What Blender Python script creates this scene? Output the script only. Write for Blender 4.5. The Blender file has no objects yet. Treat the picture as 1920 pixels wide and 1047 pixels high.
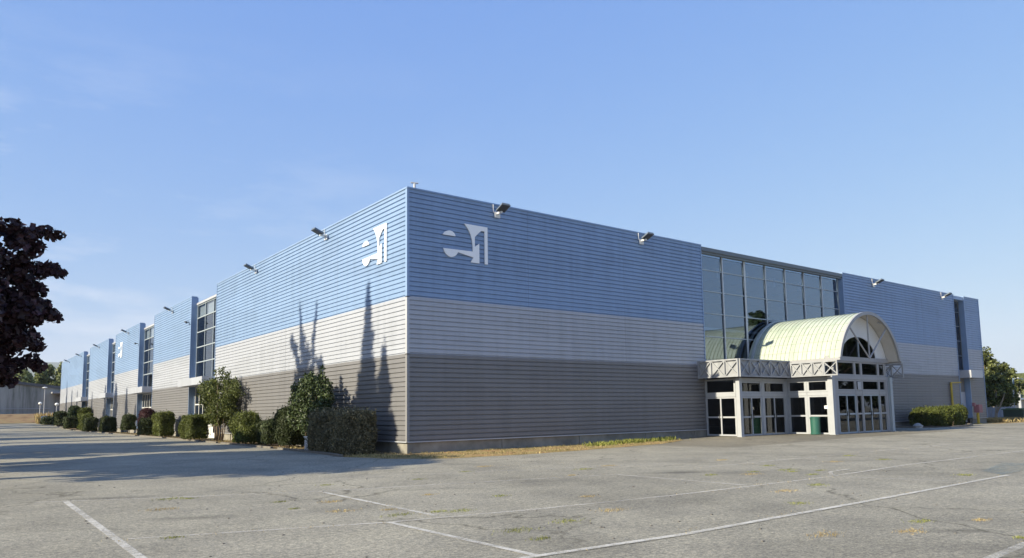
import bpy, bmesh, math, random
import numpy as np
from mathutils import Vector, Matrix
R = math.radians
SC = bpy.context.scene
COL = SC.collection

# ------------------------------------------------------------------ camera, sky, sun, exposure
cam = bpy.data.cameras.new("camera"); cam_o = bpy.data.objects.new("camera", cam); COL.objects.link(cam_o)
cam.sensor_width = 36.0; cam.sensor_fit = 'HORIZONTAL'
cam.lens = 1369.89 / 1920 * 36
cam.shift_y = (627.06 - 523.5) / 1920
cam.clip_start = 0.1; cam.clip_end = 30000
yaw, pitch, roll = R(37.4455), R(6.0069), R(-0.8473)
f = Vector((math.sin(yaw) * math.cos(pitch), math.cos(yaw) * math.cos(pitch), math.sin(pitch)))
r0 = Vector((math.cos(yaw), -math.sin(yaw), 0)); u0 = r0.cross(f)
r1 = r0 * math.cos(roll) + u0 * math.sin(roll); u1 = u0 * math.cos(roll) - r0 * math.sin(roll)
m = Matrix((r1, u1, -f)).transposed().to_4x4(); m.translation = Vector((-14.82, -26.478, 1.672))
cam_o.matrix_world = m
SC.camera = cam_o

SUN_EL, SUN_AZ = R(28), R(-87.5)          # azimuth from +Y towards +X
W = bpy.data.worlds.new("World"); SC.world = W; W.use_nodes = True
wn, wl = W.node_tree.nodes, W.node_tree.links
sky = wn.new('ShaderNodeTexSky'); sky.sky_type = 'NISHITA'; sky.sun_disc = False
sky.sun_elevation = SUN_EL; sky.sun_rotation = SUN_AZ
sky.air_density = 1.0; sky.dust_density = 0.6; sky.ozone_density = 2.2; sky.altitude = 0
bg = wn['Background']; bg.inputs[1].default_value = 0.12
# the camera's response to the sky: a power curve per channel on the physical sky radiance
sepk = wn.new('ShaderNodeSeparateColor'); wl.new(sky.outputs[0], sepk.inputs[0]); comb = wn.new('ShaderNodeCombineColor')
for ch, (gam, gain) in enumerate(((0.68, 0.144), (0.49, 0.232), (0.13, 0.582))):
    pw = wn.new('ShaderNodeMath'); pw.operation = 'POWER'; pw.inputs[1].default_value = gam; wl.new(sepk.outputs[ch], pw.inputs[0])
    ml = wn.new('ShaderNodeMath'); ml.operation = 'MULTIPLY'; ml.inputs[1].default_value = gain / (2 * 0.12); wl.new(pw.outputs[0], ml.inputs[0]); wl.new(ml.outputs[0], comb.inputs[ch])
# thin high wisps of cirrus, a part of the sky itself
tc = wn.new('ShaderNodeTexCoord'); mp = wn.new('ShaderNodeMapping'); mp.inputs['Scale'].default_value = (2.2, 1.6, 9)
mp.inputs['Rotation'].default_value = (0.05, 0.1, 0.4)
nz = wn.new('ShaderNodeTexNoise'); nz.inputs['Scale'].default_value = 1.6; nz.inputs['Detail'].default_value = 7; nz.inputs['Roughness'].default_value = 0.6
rp = wn.new('ShaderNodeValToRGB'); rp.color_ramp.elements[0].position = 0.45; rp.color_ramp.elements[1].position = 0.62
rp.color_ramp.elements[0].color = (0, 0, 0, 1); rp.color_ramp.elements[1].color = (0.75, 0.75, 0.75, 1)
sep = wn.new('ShaderNodeSeparateXYZ')
rz = wn.new('ShaderNodeMapRange'); rz.inputs['From Min'].default_value = 0.46; rz.inputs['From Max'].default_value = 0.16
mul = wn.new('ShaderNodeMath'); mul.operation = 'MULTIPLY'
rx = wn.new('ShaderNodeMapRange'); rx.inputs['From Min'].default_value = 0.55; rx.inputs['From Max'].default_value = 0.0
mul2 = wn.new('ShaderNodeMath'); mul2.operation = 'MULTIPLY'
mixs = wn.new('ShaderNodeMixRGB'); mixs.inputs[2].default_value = (2.9, 3.1, 3.6, 1)
wl.new(tc.outputs['Generated'], mp.inputs[0]); wl.new(mp.outputs[0], nz.inputs[0]); wl.new(nz.outputs[0], rp.inputs[0])
wl.new(tc.outputs['Generated'], sep.inputs[0]); wl.new(sep.outputs[2], rz.inputs[0]); wl.new(sep.outputs[0], rx.inputs[0])
wl.new(rp.outputs[0], mul.inputs[0]); wl.new(rz.outputs[0], mul.inputs[1]); wl.new(mul.outputs[0], mul2.inputs[0]); wl.new(rx.outputs[0], mul2.inputs[1])
wl.new(mul2.outputs[0], mixs.inputs[0]); wl.new(comb.outputs[0], mixs.inputs[1]); wl.new(mixs.outputs[0], bg.inputs[0])

sun = bpy.data.lights.new("sun", 'SUN'); sun.energy = 3.9; sun.angle = R(0.5); sun.color = (1.0, 0.90, 0.68)
sun_o = bpy.data.objects.new("sun", sun); COL.objects.link(sun_o)
sd = Vector((math.sin(SUN_AZ) * math.cos(SUN_EL), math.cos(SUN_AZ) * math.cos(SUN_EL), math.sin(SUN_EL)))
sun_o.rotation_euler = sd.to_track_quat('Z', 'Y').to_euler()
sun_o.location = (-60, 0, 60)
SC.view_settings.view_transform = 'Standard'; SC.view_settings.look = 'None'
SC.view_settings.exposure = 1.3; SC.view_settings.gamma = 1
SC.cycles.max_bounces = 8; SC.cycles.transparent_max_bounces = 12
SC.cycles.caustics_reflective = False; SC.cycles.caustics_refractive = False

# ------------------------------------------------------------------ materials
def newmat(name):
    mt = bpy.data.materials.new(name); mt.use_nodes = True
    return mt, mt.node_tree.nodes, mt.node_tree.links, mt.node_tree.nodes['Principled BSDF']
def noise(n, l, scale, detail=4, rough=0.6, vec=None, coord='Object'):
    t = n.new('ShaderNodeTexNoise'); t.inputs['Scale'].default_value = scale; t.inputs['Detail'].default_value = detail
    t.inputs['Roughness'].default_value = rough
    if vec is None:
        c = n.new('ShaderNodeTexCoord'); vec = c.outputs[coord]
    l.new(vec, t.inputs['Vector']); return t
def ramp(n, l, src, stops):
    r = n.new('ShaderNodeValToRGB'); cr = r.color_ramp
    while len(cr.elements) < len(stops): cr.elements.new(0.5)
    for e, (p, c) in zip(cr.elements, stops):
        e.position = p; e.color = (*c, 1) if len(c) == 3 else c
    l.new(src, r.inputs[0]); return r
def sc(c, k): return tuple(min(1, x * k) for x in c)
def paint(name, c, rough=0.4, spec=0.5, var=0.08, scale=0.6, bump=0.0, bscale=3.0, metallic=0.0, stretch=(1, 1, 1)):
    mt, n, l, b = newmat(name)
    co = n.new('ShaderNodeTexCoord'); mp = n.new('ShaderNodeMapping'); mp.inputs['Scale'].default_value = stretch
    l.new(co.outputs['Object'], mp.inputs[0])
    t = noise(n, l, scale, 6, 0.65, mp.outputs[0])
    r = ramp(n, l, t.outputs[0], [(0.3, sc(c, 1 - var)), (0.7, sc(c, 1 + var))])
    l.new(r.outputs[0], b.inputs['Base Color'])
    b.inputs['Roughness'].default_value = rough; b.inputs['Specular IOR Level'].default_value = spec
    b.inputs['Metallic'].default_value = metallic
    if bump:
        t2 = noise(n, l, bscale, 3, 0.5); bp = n.new('ShaderNodeBump'); bp.inputs['Strength'].default_value = bump; bp.inputs['Distance'].default_value = 0.05
        l.new(t2.outputs[0], bp.inputs['Height']); l.new(bp.outputs[0], b.inputs['Normal'])
    return mt
def clad(name, c):
    """coil-coated steel sheet: faint long streaks, sheet-to-sheet tone differences, slight oil-canning"""
    mt, n, l, b = newmat(name)
    co = n.new('ShaderNodeTexCoord')
    mp = n.new('ShaderNodeMapping'); mp.inputs['Scale'].default_value = (0.17, 0.17, 1.0); l.new(co.outputs['Object'], mp.inputs[0])
    wn_ = n.new('ShaderNodeTexVoronoi'); wn_.feature = 'F1'; wn_.inputs['Scale'].default_value = 1.0; l.new(mp.outputs[0], wn_.inputs['Vector'])
    sepc = n.new('ShaderNodeSeparateColor'); l.new(wn_.outputs['Color'], sepc.inputs[0])
    mp2 = n.new('ShaderNodeMapping'); mp2.inputs['Scale'].default_value = (1.6, 1.6, 0.12); l.new(co.outputs['Object'], mp2.inputs[0])
    t = noise(n, l, 1.3, 6, 0.7, mp2.outputs[0])
    ad = n.new('ShaderNodeMath'); ad.operation = 'MULTIPLY_ADD'; ad.inputs[1].default_value = 0.22; l.new(sepc.outputs[0], ad.inputs[0]); l.new(t.outputs[0], ad.inputs[2])
    r = ramp(n, l, ad.outputs[0], [(0.32, sc(c, 0.84)), (0.6, c), (0.9, sc(c, 1.10))])
    l.new(r.outputs[0], b.inputs['Base Color'])
    b.inputs['Roughness'].default_value = 0.46; b.inputs['Specular IOR Level'].default_value = 0.65
    t2 = noise(n, l, 0.9, 2, 0.5); bp = n.new('ShaderNodeBump'); bp.inputs['Strength'].default_value = 0.12; bp.inputs['Distance'].default_value = 0.06
    l.new(t2.outputs[0], bp.inputs['Height']); l.new(bp.outputs[0], b.inputs['Normal'])
    return mt
def glassmat(name, tint, ior=1.9, boost=0.05, gcol=(0.9, 0.93, 0.97)):
    mt, n, l, b = newmat(name); n.remove(b)
    out = n['Material Output']
    tr = n.new('ShaderNodeBsdfTransparent'); tr.inputs[0].default_value = (*tint, 1)
    gl = n.new('ShaderNodeBsdfGlossy'); gl.inputs['Roughness'].default_value = 0.015; gl.inputs['Color'].default_value = (*gcol, 1)
    fr = n.new('ShaderNodeFresnel'); ge = n.new('ShaderNodeNewGeometry'); mr = n.new('ShaderNodeMapRange')
    mr.inputs['To Min'].default_value = ior; mr.inputs['To Max'].default_value = 1 / ior      # a thin pane reflects alike from both sides
    l.new(ge.outputs['Backfacing'], mr.inputs[0]); l.new(mr.outputs[0], fr.inputs['IOR'])
    ad = n.new('ShaderNodeMath'); ad.operation = 'ADD'; ad.inputs[1].default_value = boost; ad.use_clamp = True; l.new(fr.outputs[0], ad.inputs[0])
    t2 = noise(n, l, 0.7, 2, 0.5); bp = n.new('ShaderNodeBump'); bp.inputs['Strength'].default_value = 0.05; bp.inputs['Distance'].default_value = 0.05
    l.new(t2.outputs[0], bp.inputs['Height']); l.new(bp.outputs[0], gl.inputs['Normal'])
    mx = n.new('ShaderNodeMixShader'); l.new(ad.outputs[0], mx.inputs[0]); l.new(tr.outputs[0], mx.inputs[1]); l.new(gl.outputs[0], mx.inputs[2])
    l.new(mx.outputs[0], out.inputs[0]); return mt
def leafmat(name, c0, c1, trans=0.25, rough=0.55):
    mt, n, l, b = newmat(name)
    g = n.new('ShaderNodeNewGeometry')
    r = ramp(n, l, g.outputs['Random Per Island'], [(0.0, c0), (0.75, c1), (1.0, sc(c1, 1.5))])
    t = noise(n, l, 1.7, 3, 0.6)
    r2 = ramp(n, l, t.outputs[0], [(0.3, (0.6, 0.6, 0.6)), (0.7, (1.25, 1.25, 1.25))])
    mm = n.new('ShaderNodeMixRGB'); mm.blend_type = 'MULTIPLY'; mm.inputs[0].default_value = 1
    l.new(r.outputs[0], mm.inputs[1]); l.new(r2.outputs[0], mm.inputs[2])
    l.new(mm.outputs[0], b.inputs['Base Color']); b.inputs['Roughness'].default_value = rough; b.inputs['Specular IOR Level'].default_value = 0.35
    tl = n.new('ShaderNodeBsdfTranslucent'); l.new(mm.outputs[0], tl.inputs[0])
    mx = n.new('ShaderNodeMixShader'); mx.inputs[0].default_value = trans
    l.new(b.outputs[0], mx.inputs[1]); l.new(tl.outputs[0], mx.inputs[2]); l.new(mx.outputs[0], n['Material Output'].inputs[0])
    return mt

BLUE = clad('blue_sheet', (0.205, 0.303, 0.475))
PALE = clad('pale_grey_sheet', (0.368, 0.388, 0.44))
DARK = clad('dark_grey_sheet', (0.174, 0.171, 0.178))
TRIMB = paint('blue_trim', (0.23, 0.33, 0.51), 0.35)
TRIMP = paint('pale_trim', (0.42, 0.43, 0.46), 0.35)
TRIMD = paint('dark_trim', (0.24, 0.235, 0.24), 0.4)
WHITE = paint('white_lacquer', (0.72, 0.72, 0.71), 0.4, var=0.04)
SIGNW = paint('sign_white', (0.90, 0.90, 0.90), 0.45, var=0.02)
FRAME = paint('door_frame_paint', (0.36, 0.375, 0.40), 0.4, var=0.06, scale=2)
MULL = paint('mullion_grey', (0.34, 0.39, 0.43), 0.4, var=0.05)
MULLD = paint('mullion_dark', (0.13, 0.15, 0.17), 0.4, var=0.05)
GREYST = paint('grey_steel', (0.33, 0.33, 0.34), 0.45, var=0.08)
DSTEEL = paint('dark_steel', (0.06, 0.062, 0.065), 0.45, var=0.1)
FASC = paint('fascia_panel', (0.30, 0.31, 0.33), 0.5, var=0.2, scale=2.2, stretch=(1, 1, 0.35))
CONC = paint('concrete', (0.25, 0.235, 0.205), 0.9, 0.2, var=0.3, scale=1.2, bump=0.3, bscale=14)
KERB = paint('kerb_stone', (0.17, 0.155, 0.135), 0.9, 0.2, var=0.2, scale=3, bump=0.3, bscale=20)
ROOFM = paint('roof_membrane', (0.22, 0.22, 0.22), 0.8, 0.2)
INNER = paint('interior_board', (0.16, 0.16, 0.165), 0.8, 0.2, var=0.2)
BLIND = paint('white_blind', (0.78, 0.77, 0.74), 0.8, 0.2, var=0.03)
GLASS = glassmat('solar_glass', (0.50, 0.56, 0.62), 1.75, 0.02)
GLASSB = glassmat('blue_solar_glass', (0.36, 0.44, 0.55), 2.0, 0.13, (0.72, 0.84, 1.0))
DGLASS = glassmat('door_glass', (0.30, 0.33, 0.36), 1.5, 0.01)
YEL = paint('yellow_paint', (0.50, 0.36, 0.04), 0.5, var=0.15)
RED = paint('faded_red_paint', (0.30, 0.13, 0.15), 0.6, var=0.15)
BING = paint('green_plastic', (0.025, 0.105, 0.08), 0.45, var=0.12, scale=3)
LAMPG = paint('lamp_glass', (0.85, 0.85, 0.83), 0.2, var=0.01)
BARK = paint('bark', (0.10, 0.075, 0.055), 0.95, 0.1, var=0.4, scale=6, bump=0.6, bscale=15, stretch=(3, 3, 0.6))
BARKP = paint('pale_bark', (0.26, 0.20, 0.14), 0.95, 0.1, var=0.3, scale=6, bump=0.5, bscale=15, stretch=(3, 3, 0.6))
ROCK = paint('rock', (0.42, 0.40, 0.37), 0.95, 0.1, var=0.2, scale=3, bump=0.6, bscale=6)
def mat_vault():
    mt, n, l, b = newmat('vault_sheet')
    co = n.new('ShaderNodeTexCoord'); mp = n.new('ShaderNodeMapping'); mp.inputs['Scale'].default_value = (0.35, 2.6, 0.35); l.new(co.outputs['Object'], mp.inputs[0])
    t = noise(n, l, 1.0, 6, 0.7, mp.outputs[0])
    r = ramp(n, l, t.outputs[0], [(0.25, (0.28, 0.345, 0.265)), (0.5, (0.40, 0.445, 0.375)), (0.75, (0.475, 0.505, 0.445))])
    l.new(r.outputs[0], b.inputs['Base Color']); b.inputs['Roughness'].default_value = 0.5
    return mt
VAULT = mat_vault()
SOFF = paint('soffit_sheet', (0.52, 0.50, 0.47), 0.6, var=0.08)
L_HEDGE = leafmat('hedge_leaf', (0.024, 0.034, 0.012), (0.060, 0.078, 0.026))
L_BRIGHT = leafmat('bright_hedge_leaf', (0.045, 0.060, 0.013), (0.125, 0.145, 0.030))
L_BROWN = leafmat('barberry_leaf', (0.070, 0.068, 0.034), (0.23, 0.20, 0.115))
L_DARK = leafmat('laurel_leaf', (0.022, 0.036, 0.014), (0.070, 0.095, 0.034), 0.2, 0.42)
L_MYRT = leafmat('myrtle_leaf', (0.036, 0.052, 0.014), (0.125, 0.145, 0.038))
L_RED = leafmat('red_shrub_leaf', (0.035, 0.014, 0.018), (0.08, 0.03, 0.035))
L_MAPLE = leafmat('purple_maple_leaf', (0.020, 0.010, 0.013), (0.060, 0.026, 0.028), 0.12)
L_CONIF = leafmat('conifer_needle', (0.018, 0.035, 0.016), (0.045, 0.07, 0.028), 0.1)
L_POPLAR = leafmat('poplar_leaf', (0.11, 0.14, 0.055), (0.26, 0.28, 0.11))
L_OAK = leafmat('roadside_leaf', (0.060, 0.078, 0.026), (0.155, 0.170, 0.055))
L_WEED = leafmat('weed_blade', (0.12, 0.15, 0.03), (0.30, 0.31, 0.08), 0.2, 0.8)
L_DRY = leafmat('dry_grass_blade', (0.28, 0.20, 0.09), (0.50, 0.40, 0.20), 0.2, 0.9)
L_STRIP = leafmat('verge_grass_blade', (0.15, 0.14, 0.05), (0.44, 0.36, 0.18), 0.2, 0.9)

# ------------------------------------------------------------------ mesh helpers
class MB:
    def __init__(s): s.v = []; s.f = []
    def quad(s, a, b, c, d):
        i = len(s.v); s.v += [tuple(a), tuple(b), tuple(c), tuple(d)]; s.f.append((i, i + 1, i + 2, i + 3))
    def box(s, x0, x1, y0, y1, z0, z1):
        i = len(s.v)
        s.v += [(x, y, z) for z in (z0, z1) for y in (y0, y1) for x in (x0, x1)]
        for q in ((0, 2, 3, 1), (4, 5, 7, 6), (0, 1, 5, 4), (2, 6, 7, 3), (0, 4, 6, 2), (1, 3, 7, 5)): s.f.append(tuple(i + k for k in q))
    def obox(s, o, d, nrm, a0, a1, b0, b1, z0, z1):
        """box in a vertical plane: a along d, b along the outward normal, z up"""
        i = len(s.v); o = Vector(o); d = Vector(d); nrm = Vector(nrm)
        s.v += [tuple(o + d * a + nrm * b + Vector((0, 0, z))) for z in (z0, z1) for b in (b0, b1) for a in (a0, a1)]
        for q in ((0, 2, 3, 1), (4, 5, 7, 6), (0, 1, 5, 4), (2, 6, 7, 3), (0, 4, 6, 2), (1, 3, 7, 5)): s.f.append(tuple(i + k for k in q))
    def bar(s, p, q, w, t, nrm):
        p = Vector(p); q = Vector(q); d = (q - p).normalized(); nrm = Vector(nrm).normalized(); sd_ = d.cross(nrm).normalized()
        i = len(s.v)
        s.v += [tuple(e + sd_ * a * w / 2 + nrm * b * t / 2) for e in (p, q) for b in (-1, 1) for a in (-1, 1)]
        for k in ((0, 2, 3, 1), (4, 5, 7, 6), (0, 1, 5, 4), (2, 6, 7, 3), (0, 4, 6, 2), (1, 3, 7, 5)): s.f.append(tuple(i + j for j in k))
    def tube(s, pts, radii, n=8, caps=True):
        pts = [Vector(p) for p in pts]; base = len(s.v); prev = None
        for k, p in enumerate(pts):
            d = (pts[min(k + 1, len(pts) - 1)] - pts[max(k - 1, 0)]).normalized()
            if prev is None:
                a = d.cross(Vector((0, 0, 1)) if abs(d.z) < 0.9 else Vector((1, 0, 0))).normalized()
            else:
                a = (prev - d * prev.dot(d)).normalized()
            prev = a; b = d.cross(a)
            r = radii[k] if hasattr(radii, '__len__') else radii
            for j in range(n):
                th = 2 * math.pi * j / n; s.v.append(tuple(p + (a * math.cos(th) + b * math.sin(th)) * r))
        for k in range(len(pts) - 1):
            for j in range(n):
                a0 = base + k * n + j; a1 = base + k * n + (j + 1) % n
                s.f.append((a0, a1, a1 + n, a0 + n))
        if caps:
            s.f.append(tuple(base + j for j in reversed(range(n)))); s.f.append(tuple(base + (len(pts) - 1) * n + j for j in range(n)))
    def lathe(s, c, prof, n=20):
        base = len(s.v)
        for r, z in prof:
            for j in range(n):
                th = 2 * math.pi * j / n; s.v.append((c[0] + r * math.cos(th), c[1] + r * math.sin(th), c[2] + z))
        for k in range(len(prof) - 1):
            for j in range(n):
                a0 = base + k * n + j; a1 = base + k * n + (j + 1) % n
                s.f.append((a0, a1, a1 + n, a0 + n))
        s.f.append(tuple(base + j for j in reversed(range(n)))); s.f.append(tuple(base + (len(prof) - 1) * n + j for j in range(n)))
    def prism(s, poly, to3, t):
        """extrude a 2-D polygon: to3(a, z, depth) gives the point"""
        n = len(poly); i = len(s.v)
        s.v += [tuple(to3(a, z, 0)) for a, z in poly] + [tuple(to3(a, z, t)) for a, z in poly]
        s.f.append(tuple(i + k for k in reversed(range(n)))); s.f.append(tuple(i + n + k for k in range(n)))
        for k in range(n): s.f.append((i + k, i + (k + 1) % n, i + n + (k + 1) % n, i + n + k))
    def arr(s, V, F):
        i = len(s.v); s.v += [tuple(p) for p in V.tolist()]; s.f += [tuple(int(k) + i for k in q) for q in F.tolist()]
    def build(s, name, mat, parent=None, loc=None, smooth=False, fixn=True):
        me = bpy.data.meshes.new(name)
        o0 = Vector(loc) if loc is not None else (parent_world(parent) if parent else Vector((0, 0, 0)))
        me.from_pydata([tuple(Vector(p) - o0) for p in s.v] if o0.length > 0 else s.v, [], s.f)
        if fixn:
            bm = bmesh.new(); bm.from_mesh(me); bmesh.ops.recalc_face_normals(bm, faces=bm.faces); bm.to_mesh(me); bm.free()
        if smooth:
            me.polygons.foreach_set('use_smooth', [True] * len(me.polygons))
        me.materials.append(mat); me.update()
        o = bpy.data.objects.new(name, me); COL.objects.link(o)
        if parent: o.parent = parent
        else: o.location = o0
        return o
def parent_world(p):
    v = Vector((0, 0, 0))
    while p is not None: v += p.location; p = p.parent
    return v
def tag(o, label=None, cat=None, group=None, kind=None):
    if label: o['label'] = label
    if cat: o['category'] = cat
    if group: o['group'] = group
    if kind: o['kind'] = kind
    return o
def thing(name, loc, label, cat, group=None):
    o = bpy.data.objects.new(name, None); COL.objects.link(o); o.location = loc; o.empty_display_size = 0.3
    return tag(o, label, cat, group)
def struct(name, mb, mat, label=None, **k):
    o = mb.build(name, mat, **k); tag(o, label or 'the ' + name.replace('_', ' '), name.replace('_', ' ').split()[-1], kind='structure'); return o
def copy_thing(src, loc, label):
    r = src.copy(); COL.objects.link(r); r.location = loc; r['label'] = label
    for ch in src.children:
        c = ch.copy(); COL.objects.link(c); c.parent = r
        for g in ch.children:
            d = g.copy(); COL.objects.link(d); d.parent = c
    return r

def sstep(a, b, x):
    t = np.clip((x - a) / (b - a), 0, 1); return t * t * (3 - 2 * t)
def gz(x, y):
    x = np.asarray(x, float); y = np.asarray(y, float)
    z = 0.12 * sstep(13, 21, x) * sstep(-10, -5, y) * (1 - sstep(40, 46, x))
    far = sstep(84, 118, y) * (1 - sstep(1, 14, x)) * 0.75
    bank = 1.6 * sstep(117, 127, y + 0.15 * x)
    return z + far + bank * (1 - sstep(70, 200, x))
def gzf(x, y): return float(gz(x, y))

# ------------------------------------------------------------------ ground
def mat_asphalt():
    mt, n, l, b = newmat('asphalt')
    g = n.new('ShaderNodeNewGeometry'); P = g.outputs['Position']
    def nz_(s, d=4, r=0.6): return noise(n, l, s, d, r, P)
    big = nz_(0.09, 5, 0.6); mid = nz_(0.9, 6, 0.7); fine = nz_(11, 4, 0.8); grit = nz_(34, 3, 0.8)
    base = ramp(n, l, big.outputs[0], [(0.32, (0.220, 0.209, 0.172)), (0.5, (0.278, 0.264, 0.219)), (0.68, (0.320, 0.303, 0.252))])
    pat = nz_(0.33, 5, 0.7)
    def mult(a, bsock, fac=1.0):
        mm = n.new('ShaderNodeMixRGB'); mm.blend_type = 'MULTIPLY'; mm.inputs[0].default_value = fac; l.new(a, mm.inputs[1]); l.new(bsock, mm.inputs[2]); return mm.outputs[0]
    c = mult(base.outputs[0], ramp(n, l, mid.outputs[0], [(0.3, (0.84, 0.84, 0.85)), (0.7, (1.12, 1.11, 1.08))]).outputs[0])
    c = mult(c, ramp(n, l, fine.outputs[0], [(0.34, (0.62, 0.62, 0.63)), (0.5, (1, 1, 1)), (0.66, (1.36, 1.34, 1.30))]).outputs[0])
    c = mult(c, ramp(n, l, grit.outputs[0], [(0.34, (0.55, 0.55, 0.56)), (0.5, (1, 1, 1)), (0.66, (1.5, 1.47, 1.42))]).outputs[0])
    c = mult(c, ramp(n, l, pat.outputs[0], [(0.33, (0.78, 0.78, 0.78)), (0.5, (1, 1, 1)), (0.7, (1.08, 1.075, 1.06))]).outputs[0])
    # cracks
    dn = nz_(1.1, 3, 0.6); vm = n.new('ShaderNodeMixRGB'); vm.blend_type = 'LINEAR_LIGHT'; vm.inputs[0].default_value = 0.5
    l.new(P, vm.inputs[1]); l.new(dn.outputs['Color'], vm.inputs[2])
    vo = n.new('ShaderNodeTexVoronoi'); vo.feature = 'DISTANCE_TO_EDGE'; vo.inputs['Scale'].default_value = 0.22; l.new(vm.outputs[0], vo.inputs['Vector'])
    cr = ramp(n, l, vo.outputs['Distance'], [(0.0, (0.42, 0.41, 0.39)), (0.006, (0.8, 0.8, 0.79)), (0.014, (1, 1, 1))])
    crm = nz_(0.16, 2, 0.5); crf = ramp(n, l, crm.outputs[0], [(0.44, (0, 0, 0)), (0.54, (1, 1, 1))])
    mm = n.new('ShaderNodeMixRGB'); mm.blend_type = 'MULTIPLY'; l.new(crf.outputs[0], mm.inputs[0]); l.new(c, mm.inputs[1]); l.new(cr.outputs[0], mm.inputs[2]); c = mm.outputs[0]
    # oil and rubber stains with a shape of their own
    wob = nz_(0.8, 4, 0.65)
    for (sx, sy, ra, rb, ang, dark) in ((0.5, -13.6, 1.7, 0.55, -0.55, 0.50), (-12.0, -9.2, 1.9, 0.5, -0.45, 0.52), (-11.6, -13.5, 1.4, 0.42, -0.5, 0.58),
                                        (-4.0, -22.2, 0.75, 0.28, -0.7, 0.55), (-5.0, -11.9, 1.0, 0.25, -0.5, 0.62), (-3.0, -21.9, 0.6, 0.16, -0.6, 0.75), (9.0, -13.4, 1.6, 0.4, -0.6, 0.75)):
        mp = n.new('ShaderNodeMapping'); mp.vector_type = 'TEXTURE'; mp.inputs['Location'].default_value = (sx, sy, 0); mp.inputs['Rotation'].default_value = (0, 0, ang); mp.inputs['Scale'].default_value = (ra, rb, 50)
        l.new(P, mp.inputs[0]); ln = n.new('ShaderNodeVectorMath'); ln.operation = 'LENGTH'; l.new(mp.outputs[0], ln.inputs[0])
        ad = n.new('ShaderNodeMath'); ad.operation = 'MULTIPLY_ADD'; ad.inputs[1].default_value = 1.6; l.new(wob.outputs[0], ad.inputs[0]); l.new(ln.outputs['Value'], ad.inputs[2])
        rr = ramp(n, l, ad.outputs[0], [(0.0, (dark,) * 3), (0.85, (1, 1, 1))])
        sub = n.new('ShaderNodeMath'); sub.operation = 'SUBTRACT'; sub.inputs[1].default_value = 0.75; l.new(ad.outputs[0], sub.inputs[0]); l.new(sub.outputs[0], rr.inputs[0])
        c = mult(c, rr.outputs[0])
    # the darker, newer strip laid in front of the entrance
    sp = n.new('ShaderNodeSeparateXYZ'); l.new(P, sp.inputs[0])
    e1 = n.new('ShaderNodeMapRange'); e1.inputs['From Min'].default_value = -7.3; e1.inputs['From Max'].default_value = -7.1; l.new(sp.outputs[1], e1.inputs[0])
    e2 = n.new('ShaderNodeMapRange'); e2.inputs['From Min'].default_value = 10.5; e2.inputs['From Max'].default_value = 12.0; l.new(sp.outputs[0], e2.inputs[0])
    e3 = n.new('ShaderNodeMapRange'); e3.inputs['From Min'].default_value = 36; e3.inputs['From Max'].default_value = 33; l.new(sp.outputs[0], e3.inputs[0])
    em = n.new('ShaderNodeMath'); em.operation = 'MULTIPLY'; l.new(e1.outputs[0], em.inputs[0]); l.new(e2.outputs[0], em.inputs[1])
    em2 = n.new('ShaderNodeMath'); em2.operation = 'MULTIPLY'; l.new(em.outputs[0], em2.inputs[0]); l.new(e3.outputs[0], em2.inputs[1])
    mm = n.new('ShaderNodeMixRGB'); mm.blend_type = 'MULTIPLY'; mm.inputs[2].default_value = (0.70, 0.68, 0.65, 1); l.new(em2.outputs[0], mm.inputs[0]); l.new(c, mm.inputs[1]); c = mm.outputs[0]
    l.new(c, b.inputs['Base Color']); b.inputs['Roughness'].default_value = 0.9; b.inputs['Specular IOR Level'].default_value = 0.25
    bp = n.new('ShaderNodeBump'); bp.inputs['Strength'].default_value = 0.55; bp.inputs['Distance'].default_value = 0.02
    hs = n.new('ShaderNodeMath'); hs.operation = 'ADD'; l.new(fine.outputs[0], hs.inputs[0]); l.new(grit.outputs[0], hs.inputs[1])
    l.new(hs.outputs[0], bp.inputs['Height']); l.new(bp.outputs[0], b.inputs['Normal'])
    return mt
ASPH = mat_asphalt()
def mat_soil(name, cols, scale=1.2):
    mt, n, l, b = newmat(name)
    g = n.new('ShaderNodeNewGeometry'); t = noise(n, l, scale, 7, 0.7, g.outputs['Position']); t2 = noise(n, l, 18, 3, 0.7, g.outputs['Position'])
    r = ramp(n, l, t.outputs[0], [(0.3, cols[0]), (0.5, cols[1]), (0.7, cols[2])])
    r2 = ramp(n, l, t2.outputs[0], [(0.3, (0.6, 0.6, 0.6)), (0.7, (1.3, 1.3, 1.3))])
    mm = n.new('ShaderNodeMixRGB'); mm.blend_type = 'MULTIPLY'; mm.inputs[0].default_value = 1; l.new(r.outputs[0], mm.inputs[1]); l.new(r2.outputs[0], mm.inputs[2])
    l.new(mm.outputs[0], b.inputs['Base Color']); b.inputs['Roughness'].default_value = 0.95; b.inputs['Specular IOR Level'].default_value = 0.1
    bp = n.new('ShaderNodeBump'); bp.inputs['Strength'].default_value = 0.8; bp.inputs['Distance'].default_value = 0.05; l.new(t2.outputs[0], bp.inputs['Height']); l.new(bp.outputs[0], b.inputs['Normal'])
    return mt
SOIL = mat_soil('bed_soil', [(0.11, 0.075, 0.05), (0.17, 0.125, 0.08), (0.24, 0.19, 0.12)])
VERGE = mat_soil('verge_soil', [(0.20, 0.17, 0.07), (0.36, 0.27, 0.13), (0.38, 0.19, 0.10)], 0.8)
BANK = mat_soil('bank_soil', [(0.12, 0.08, 0.05), (0.25, 0.175, 0.105), (0.24, 0.21, 0.11)], 0.7)
FIELD = mat_soil('field', [(0.10, 0.12, 0.04), (0.16, 0.16, 0.06), (0.2, 0.18, 0.08)], 0.02)

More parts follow.
